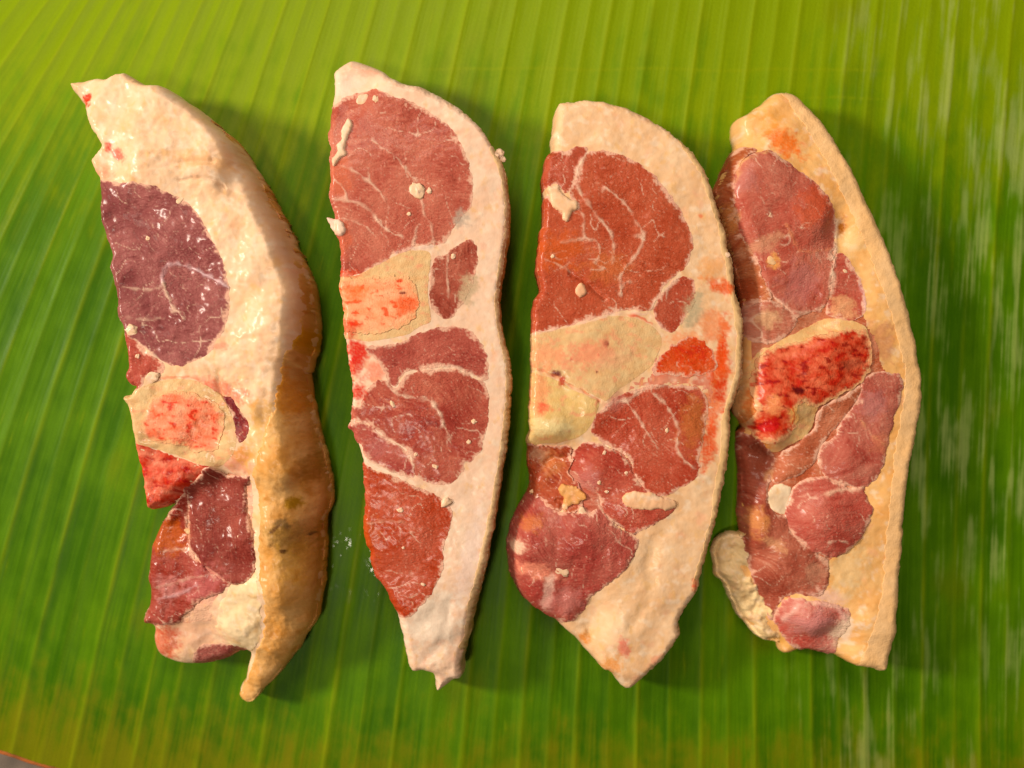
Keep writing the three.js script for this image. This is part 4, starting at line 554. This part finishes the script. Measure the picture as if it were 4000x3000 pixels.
    { p: ['e', 850, 1240, 900, 1165, 960, 1100, 1010, 1060], w: 0.55, s: 0.7, on: ['muscle', 'fat'] }, { p: ['e', 945, 1180, 950, 1130, 990, 1090], w: 0.5, s: 0.6 }, { p: ['e', 200, 1378, 320, 1350, 450, 1318, 560, 1288, 660, 1262, 760, 1258, 850, 1270, 890, 1310, 950, 1370], w: 0.55, s: 0.75, c: [0.74, 0.48, 0.40], on: ['fat', 'muscle', 'bone'] }, { p: ['e', 720, 1270, 790, 1282, 860, 1320], w: 0.5, c: [0.62, 0.07, 0.04], s: 0.85, on: ['bone', 'fat'] }, { p: ['f', 160, 40, 230, 70, 290, 95, 350, 135, 430, 170, 480, 205], w: 0.5, c: [0.6, 0.16, 0.09], s: 0.7, on: ['bone', 'fat'], up: -0.4 }, { p: ['f', 470, 210, 460, 260], w: 0.5, c: [0.56, 0.18, 0.12], s: 0.7, on: ['bone', 'fat'] }, { p: ['f', 600, 200, 650, 260, 700, 340, 760, 430], w: 0.55, s: 0.75 }, { p: ['f', 740, 170, 800, 220, 830, 270, 862, 350, 850, 420, 890, 490, 940, 530], w: 0.65, s: 0.8 }, { p: ['f', 500, 240, 560, 205, 620, 200, 660, 160], w: 1.0, s: 0.6, on: ['muscle', 'fat'] }, { p: ['f', 750, 140, 830, 110, 940, 80], w: 0.9, s: 0.5, on: ['muscle', 'fat'] },
    { p: ['f', 470, 620, 480, 700, 520, 760, 600, 810], w: 0.5, s: 0.5 }, { p: ['f', 280, 680, 300, 690, 305, 720], w: 0.8, s: 0, up: -1.3 }, { p: ['f', 220, 500, 260, 480, 330, 470], w: 0.9, s: 0, up: -1.4 }, { p: ['f', 740, 900, 720, 1000, 730, 1100, 690, 1200, 640, 1280], w: 2.2, c: [0.74, 0.52, 0.32], s: 0.35, up: -0.9, on: ['fat'] }, { p: ['f', 430, 1290, 440, 1360, 470, 1420], w: 1.6, c: [0.70, 0.42, 0.2], s: 0.5, up: -0.9, on: ['fat'] }, { p: ['f', 420, 1160, 500, 1200, 560, 1260], w: 1.8, c: [0.74, 0.54, 0.34], s: 0.3, up: -0.7, on: ['fat'] }],
  flecks: [['f', 400, 740, 18], ['f', 300, 1005, 36, 0.5], ['f', 130, 1010, 22, 0.5, [0.74, 0.46, 0.32]], ['f', 805, 345, 9], ['f', 505, 450, 9], ['f', 610, 550, 8], ['f', 480, 595, 9], ['f', 600, 975, 16, 0.4, [0.62, 0.38, 0.18]], ['f', 165, 640, 13, 0.5, [0.66, 0.36, 0.18]], ['e', 300, 940, 9], ['e', 1285, 930, 14], ['f', 340, 930, 10], ['f', 220, 1160, 12, 0.4], ['f', 515, 640, 8]],
});

// ---------------------------------------------------------------- slice with thick tan rind and red spongy bone
meat({
  name: 'meat_slice_003', label: 'raw meat slice with thick smooth rind, bright red bone and a loose fat flap', seed: 14.7, ref: 18, lump: 0.6, wrinkle: 0.3,
  saw: () => 0.1,
  outline: ['g', 180, 265, 190, 225, 260, 190, 320, 145, 380, 95, 430, 88, 490, 105, 540, 155, 600, 220, 650, 300, 710, 400, 770, 490, 830, 590, 890, 710, 940, 820, 980, 930, 1020, 1050, 1070, 1190, 1110, 1320, 1140, 1450, 1155, 1560,
    'h', 1068, 20, 1075, 80, 1068, 200, 1050, 320, 1030, 450, 1015, 570, 1000, 700, 985, 850, 970, 1000, 962, 1150, 960, 1270, 945, 1400, 915, 1500, 895, 1550, 830, 1540, 745, 1525, 690, 1490, 660, 1475, 590, 1460, 500, 1445, 400, 1465, 370, 1400, 300, 1385, 240, 1330, 190, 1270, 140, 1180, 115, 1110, 75, 1070, 70, 1020, 60, 960, 85, 910, 140, 885, 195, 890, 200, 860, 190, 780, 195, 650, 190, 550, 178, 430, 185, 380, 212, 345, 200, 310, 165, 255, 172, 200, 190, 130, 190, 40,
    'g', 212, 1500, 210, 1400, 215, 1290, 220, 1200, 195, 1080, 165, 980, 130, 880, 110, 780, 85, 690, 75, 620, 95, 560, 130, 480, 170, 400, 195, 370, 190, 310],
  heights: [['g', 250, 260, 13], ['g', 430, 150, 13], ['g', 450, 330, 16], ['g', 350, 550, 19], ['g', 600, 750, 19.5], ['g', 450, 1000, 18], ['g', 500, 1200, 16.5], ['g', 750, 1150, 17.5], ['g', 740, 830, 15], ['g', 350, 1320, 16.5], ['g', 600, 1330, 15.5], ['g', 700, 1450, 20.5], ['g', 850, 800, 19], ['g', 1000, 1150, 19.5], ['h', 600, 60, 20.5], ['h', 420, 200, 20], ['h', 350, 400, 18.5], ['h', 300, 520, 8], ['h', 230, 480, 8], ['h', 900, 250, 18.5], ['h', 760, 500, 18], ['h', 560, 420, 15], ['h', 420, 560, 15], ['h', 620, 800, 18.5], ['h', 370, 700, 13], ['h', 300, 850, 15], ['h', 450, 1000, 15.5], ['h', 550, 1300, 15.5], ['h', 1000, 700, 19], ['h', 760, 1100, 15.5], ['h', 900, 1300, 17], ['h', 860, 1520, 14], ['h', 600, 1440, 9], ['h', 130, 960, 6], ['h', 250, 1250, 6], ['h', 340, 1370, 6], ['h', 420, 1440, 6]],
  rolls: [['g', 200, 250, 4, 0.4], ['g', 430, 100, 4, 0.3], ['g', 100, 600, 7, 0.6], ['g', 130, 850, 8, 0.6], ['g', 200, 1100, 8, 0.6], ['g', 215, 1350, 6, 0.55], ['h', 190, 100, 7, 0.5], ['h', 190, 450, 4, 0.4], ['h', 195, 700, 6, 0.5], ['h', 80, 1000, 4, 0.5], ['h', 180, 1250, 4, 0.5], ['g', 900, 750, 3, 0.18], ['g', 1120, 1400, 3, 0.18], ['h', 1000, 700, 3, 0.18], ['h', 960, 1300, 3, 0.2], ['h', 800, 1530, 3, 0.3], ['h', 560, 1450, 5, 0.4]],
  fat: FAT4,
  parts: [
    { name: 'muscle', tag: 'muscle', label: 'large smooth orange red muscle', rough: 0.3, rise: 0.6, soft: 2.4, c: muscleOf([0.36, 0.085, 0.062], [0.48, 0.18, 0.135], { dir: 70, z: 31, marble: -0.04 }), p: ['g', 172, 520, 202, 455, 280, 415, 360, 402, 430, 452, 520, 512, 600, 577, 660, 642, 703, 722, 711, 800, 698, 900, 688, 1000, 682, 1100, 650, 1245, 560, 1268, 500, 1300, 450, 1250, 385, 1190, 332, 1120, 302, 1030, 262, 930, 212, 850, 182, 750, 168, 620] },
    { name: 'muscle', tag: 'muscle', label: 'brownish muscle on the sloping side', rough: 0.4, rise: 0.3, soft: 1.6, wave: 0.6, c: muscleOf([0.30, 0.075, 0.04], [0.44, 0.17, 0.09], { dir: 80, z: 32, marble: 0.04 }), p: ['g', 0, 700, 40, 560, 110, 470, 180, 385, 275, 395, 215, 430, 172, 510, 164, 620, 178, 750, 208, 855, 258, 935, 298, 1035, 328, 1125, 360, 1190, 300, 1212, 220, 1235, 120, 1200, 0, 900] },
    { name: 'muscle', tag: 'muscle', rough: 0.3, rise: 0.4, soft: 2, c: muscleOf([0.36, 0.065, 0.05], [0.46, 0.15, 0.11], { dir: 70, z: 33 }), p: ['g', 722, 962, 762, 982, 810, 1042, 850, 1122, 870, 1200, 860, 1280, 820, 1308, 760, 1310, 692, 1290, 662, 1252, 688, 1180, 694, 1060] },
    { name: 'muscle', tag: 'muscle', rough: 0.4, rise: 0.6, soft: 2.5, wave: 0.5, c: muscleOf([0.38, 0.12, 0.08], [0.50, 0.24, 0.18], { dir: 10, z: 34, marble: 0.1 }), p: ['g', 190, 1290, 265, 1222, 350, 1212, 430, 1242, 492, 1295, 482, 1350, 432, 1400, 372, 1435, 300, 1430, 245, 1400, 190, 1380] },
    { name: 'bone', tag: 'bone', label: 'sawn bone with pale upper rim', rough: 0.3, rise: 0.3, deep: 6, c: boneOf([0.70, 0.50, 0.27], [0.66, 0.36, 0.16]), p: ['g', 345, 1462, 420, 1420, 500, 1380, 580, 1340, 650, 1312, 720, 1306, 790, 1312, 870, 1350, 895, 1430, 890, 1540, 'h', 812, 25, 800, 80, 740, 130, 660, 180, 590, 220, 557, 270, 540, 340, 490, 400, 420, 440, 360, 470, 318, 452, 270, 440, 262, 400, 222, 348, 165, 265, 150, 200, 195, 120, 235, 40, 280, -40] },
    { name: 'marrow', tag: 'marrow', of: 4, over: true, float: true, flush: true, grow: 1.7, lift: 0.24, bump: 0.14, rough: 0.9, label: 'vivid red spongy marrow', c: marrowOf([0.42, 0.050, 0.036], [0.62, 0.20, 0.13], [0.20, 0.012, 0.012]), p: ['g', 372, 1490, 480, 1468, 560, 1446, 700, 1405, 820, 1392, 866, 1420, 876, 1520, 860, 1580, 'h', 798, 60, 740, 118, 660, 165, 570, 208, 505, 190, 470, 200, 440, 250, 440, 330, 380, 390, 300, 400, 262, 350, 280, 270, 270, 150, 285, 40] },
    { name: 'muscle', tag: 'muscle', rough: 0.4, rise: 1.2, soft: 4, c: muscleOf([0.33, 0.075, 0.058], [0.45, 0.17, 0.13], { dir: 60, z: 36 }), p: ['h', 800, 105, 870, 72, 960, 77, 988, 112, 980, 200, 950, 270, 930, 350, 915, 440, 890, 530, 850, 600, 800, 638, 720, 636, 650, 608, 592, 568, 568, 500, 592, 432, 650, 402, 680, 332, 740, 252, 780, 182] },
    { name: 'muscle', tag: 'muscle', label: 'tan red diagonal strip of muscle', rough: 0.4, rise: 0.8, soft: 3, c: muscleOf([0.36, 0.105, 0.06], [0.48, 0.19, 0.12], { dir: -45, z: 37 }), p: ['h', 778, 142, 768, 190, 718, 260, 656, 338, 592, 418, 556, 500, 500, 560, 420, 602, 360, 612, 332, 582, 350, 522, 402, 472, 482, 422, 552, 352, 572, 274, 622, 224, 700, 184] },
    { name: 'muscle', tag: 'muscle', label: 'smooth rounded pinkish red muscle', rough: 0.25, rise: 1.6, sink: 0.4, soft: 4, c: muscleOf([0.36, 0.075, 0.058], [0.47, 0.16, 0.125], { dir: 20, z: 38, marble: -0.08 }), p: ['h', 430, 690, 460, 632, 520, 602, 590, 592, 650, 622, 720, 647, 780, 642, 810, 690, 835, 760, 800, 860, 760, 920, 720, 960, 660, 985, 600, 980, 540, 960, 480, 910, 430, 860, 410, 800, 415, 740] },
    { name: 'fat_pad', tag: 'fat', mat: 'fat', rise: 0.6, soft: 4, rough: 0.8, c: fatOf([0.76, 0.62, 0.46], [0.72, 0.52, 0.34]), p: ['h', 320, 662, 370, 632, 430, 642, 426, 700, 402, 770, 350, 762, 315, 712] },
    { name: 'muscle', tag: 'muscle', label: 'long brown red muscle above the fat flap', rough: 0.4, rise: 1.0, soft: 3.5, wave: 0.5, c: muscleOf([0.27, 0.062, 0.042], [0.41, 0.145, 0.10], { dir: 75, z: 39, marble: 0.05 }), p: ['h', 150, 380, 240, 388, 330, 470, 352, 500, 325, 590, 318, 650, 312, 720, 355, 775, 410, 800, 440, 870, 500, 930, 570, 980, 610, 1010, 620, 1080, 602, 1150, 560, 1185, 450, 1172, 385, 1200, 350, 1270, 330, 1300, 285, 1220, 245, 1120, 215, 1000, 195, 890, 150, 850, 140, 450] },
    { name: 'muscle', tag: 'muscle', label: 'pink red end muscle with white sinew', rough: 0.3, rise: 1.2, soft: 4, c: muscleOf([0.44, 0.10, 0.08], [0.56, 0.25, 0.21], { dir: 10, z: 41 }), p: ['h', 345, 1290, 395, 1205, 470, 1192, 540, 1212, 620, 1222, 690, 1242, 722, 1282, 702, 1360, 662, 1410, 652, 1485, 560, 1480, 480, 1460, 420, 1410, 375, 1350] },
    { name: 'fat_flap', tag: 'fat', mat: 'fat', label: 'loose cream fat flap lying on the leaf', rough: 1.3, rise: 0.8, soft: 3, wave: 2.6, out: 0.9, c: fatOf([0.78, 0.60, 0.36], [0.70, 0.47, 0.24], { z: 9 }), p: ['h', 30, 960, 70, 890, 140, 860, 205, 870, 218, 960, 230, 1060, 262, 1140, 312, 1230, 352, 1320, 385, 1420, 300, 1420, 220, 1370, 160, 1290, 110, 1200, 80, 1120, 40, 1080] },
    { name: 'connective_tissue', tag: 'muscle', label: 'dull red tissue between the muscles', rise: 0.1, lift: -0.3, rough: 0.6, c: muscleOf([0.40, 0.11, 0.06], [0.52, 0.24, 0.16], { z: 46, marble: 0.1 }), p: ['g', 0, 700, 60, 540, 170, 390, 280, 390, 380, 405, 470, 470, 600, 570, 670, 640, 715, 730, 740, 950, 800, 1010, 850, 1100, 880, 1200, 900, 1330, 960, 1420, 985, 1560, 'h', 970, 60, 985, 110, 978, 200, 940, 320, 920, 440, 880, 560, 830, 640, 840, 760, 790, 880, 700, 980, 640, 1020, 630, 1110, 600, 1180, 480, 1190, 380, 1240, 300, 1260, 150, 900, 120, 400, 120, 100, 'g', 100, 1300] },
    { name: 'rind', tag: 'skin', mat: 'skin', label: 'broad smooth tan rind', rough: 0.5, flush: true, out: 0.2, bump: 0, c: skinOf([0.76, 0.48, 0.25], [0.74, 0.50, 0.29]), p: ['g', 425, 60, 470, 150, 550, 270, 612, 375, 672, 475, 732, 595, 782, 705, 832, 805, 882, 925, 932, 1055, 982, 1195, 1022, 1325, 1057, 1455, 1078, 1560, 'h', 998, 20, 1003, 80, 998, 200, 978, 330, 953, 450, 943, 570, 928, 700, 913, 850, 903, 1000, 888, 1150, 868, 1270, 828, 1400, 780, 1600, 1000, 1620, 1150, 800, 1200, 0, 'g', 1250, 1300, 1000, 700, 650, 150] },
  ],
  stains: [['g', 430, 350, 110, 60, 40, [0.70, 0.17, 0.05], 0.85, ['fat']], ['g', 350, 230, 60, 60, 0, [0.70, 0.34, 0.10], 0.6, ['fat']], ['g', 735, 820, 24, 46, 0, [0.40, 0.13, 0.03], 0.9, ['fat']], ['g', 800, 900, 70, 60, 0, [0.74, 0.52, 0.28], 0.6, ['fat']], ['g', 600, 700, 90, 110, 30, [0.50, 0.10, 0.05], 0.55, ['muscle']], ['g', 230, 560, 60, 60, 0, [0.46, 0.20, 0.18], 0.5, ['muscle']], ['g', 370, 1000, 34, 34, 0, [0.72, 0.36, 0.15], 0.85, ['muscle']], ['g', 330, 900, 110, 40, -20, [0.60, 0.34, 0.22], 0.5, ['muscle']], ['g', 520, 1120, 90, 100, 0, [0.44, 0.18, 0.17], 0.5, ['muscle']], ['g', 750, 1250, 70, 60, 0, [0.70, 0.38, 0.22], 0.7, ['muscle']], ['g', 350, 1310, 60, 50, 0, [0.66, 0.42, 0.26], 0.7, ['muscle']], ['g', 150, 770, 40, 70, 0, [0.56, 0.26, 0.11], 0.6, ['muscle']], ['g', 250, 1150, 60, 80, 0, [0.30, 0.06, 0.03], 0.6, ['muscle', 'fat']],
    ['g', 960, 1430, 70, 110, 0, [0.48, 0.22, 0.12], 0.7, ['fat']], ['h', 465, 155, 34, 18, 20, [0.10, 0.008, 0.008], 1, ['marrow']], ['h', 330, 320, 40, 40, 0, [0.42, 0.02, 0.01], 0.8, ['marrow', 'bone']], ['h', 250, 250, 50, 110, 0, [0.56, 0.14, 0.04], 0.75, ['bone']], ['h', 480, 280, 60, 50, 0, [0.74, 0.46, 0.22], 0.8, ['marrow']], ['h', 350, 230, 40, 50, 0, [0.72, 0.32, 0.18], 0.8, ['marrow']], ['h', 720, 30, 60, 20, -10, DARK, 0.5, ['marrow']], ['h', 310, 420, 50, 40, 0, [0.70, 0.24, 0.06], 0.7, ['bone']], ['h', 840, 230, 70, 60, -30, [0.44, 0.20, 0.19], 0.55, ['muscle']], ['h', 900, 420, 60, 60, 0, [0.56, 0.20, 0.13], 0.6, ['muscle']], ['h', 280, 820, 50, 70, 0, [0.60, 0.28, 0.12], 0.6, ['muscle']], ['h', 360, 930, 60, 30, 30, [0.60, 0.32, 0.19], 0.6, ['muscle']], ['h', 560, 1060, 60, 60, 0, [0.50, 0.26, 0.18], 0.6, ['muscle']], ['h', 690, 1350, 60, 80, 30, [0.78, 0.60, 0.46], 0.9, ['muscle', 'fat']], ['h', 630, 1190, 70, 40, 20, [0.76, 0.50, 0.40], 0.8, ['muscle', 'fat']], ['h', 560, 1330, 100, 70, 0, [0.54, 0.24, 0.23], 0.7, ['muscle']], ['h', 250, 520, 70, 100, 0, [0.20, 0.05, 0.03], 0.7, ['muscle', 'fat']], ['h', 480, 600, 60, 50, 0, [0.50, 0.30, 0.27], 0.6, ['fat']], ['h', 720, 1050, 90, 120, 0, [0.74, 0.53, 0.30], 0.7, ['fat']], ['h', 370, 1420, 40, 30, 0, [0.60, 0.32, 0.10], 0.7, ['fat']]],
  lines: [{ p: ['g', 718, 780, 712, 870, 702, 960, 692, 1050, 685, 1110], w: 0.9, c: [0.74, 0.56, 0.44], s: 0.9, up: 0.4, on: ['muscle', 'fat'] }, { p: ['g', 180, 560, 200, 470, 270, 425, 340, 405], w: 0.7, c: [0.70, 0.42, 0.22], s: 0.7 }, { p: ['g', 440, 800, 480, 880, 520, 940, 600, 945, 680, 930], w: 0.6, c: [0.62, 0.26, 0.15], s: 0.6 }, { p: ['g', 330, 740, 360, 760, 350, 730], w: 0.6, s: 0.7 }, { p: ['g', 380, 1190, 460, 1260, 560, 1270, 640, 1240], w: 0.6, s: 0.5 }, { p: ['g', 700, 1290, 740, 1250, 790, 1200], w: 0.9, c: [0.72, 0.42, 0.26], s: 0.6 }, { p: ['g', 830, 1100, 860, 1180, 870, 1260], w: 0.6, c: LILAC, s: 0.5 },
    { p: ['h', 580, 680, 660, 660, 740, 650, 790, 645], w: 0.9, c: [0.74, 0.48, 0.36], s: 0.8 }, { p: ['h', 620, 915, 670, 905, 710, 915], w: 0.6, s: 0.7 }, { p: ['h', 690, 985, 730, 950, 780, 900], w: 0.9, c: [0.76, 0.56, 0.34], s: 0.7 }, { p: ['h', 385, 1290, 430, 1250, 500, 1220, 580, 1218, 660, 1240, 700, 1300], w: 1.0, c: [0.74, 0.44, 0.38], s: 0.85, up: 0.3 }, { p: ['h', 480, 1160, 540, 1180, 600, 1200], w: 0.8, c: [0.72, 0.44, 0.36], s: 0.7, on: ['muscle', 'fat'] }, { p: ['h', 780, 310, 830, 380, 920, 440], w: 0.7, c: [0.66, 0.32, 0.19], s: 0.6 }, { p: ['h', 430, 240, 450, 290, 430, 350], w: 0.5, c: RED, s: 0.8, on: ['marrow', 'bone'] }, { p: ['h', 340, 600, 330, 560, 300, 600], w: 0.8, c: [0.64, 0.36, 0.2], s: 0.6 }],
  flecks: [['g', 372, 995, 26, 0.5, [0.74, 0.42, 0.2]], ['g', 300, 600, 9], ['g', 350, 745, 14, 0.5], ['g', 760, 1050, 10]],
});

renderer.render(scene, camera);
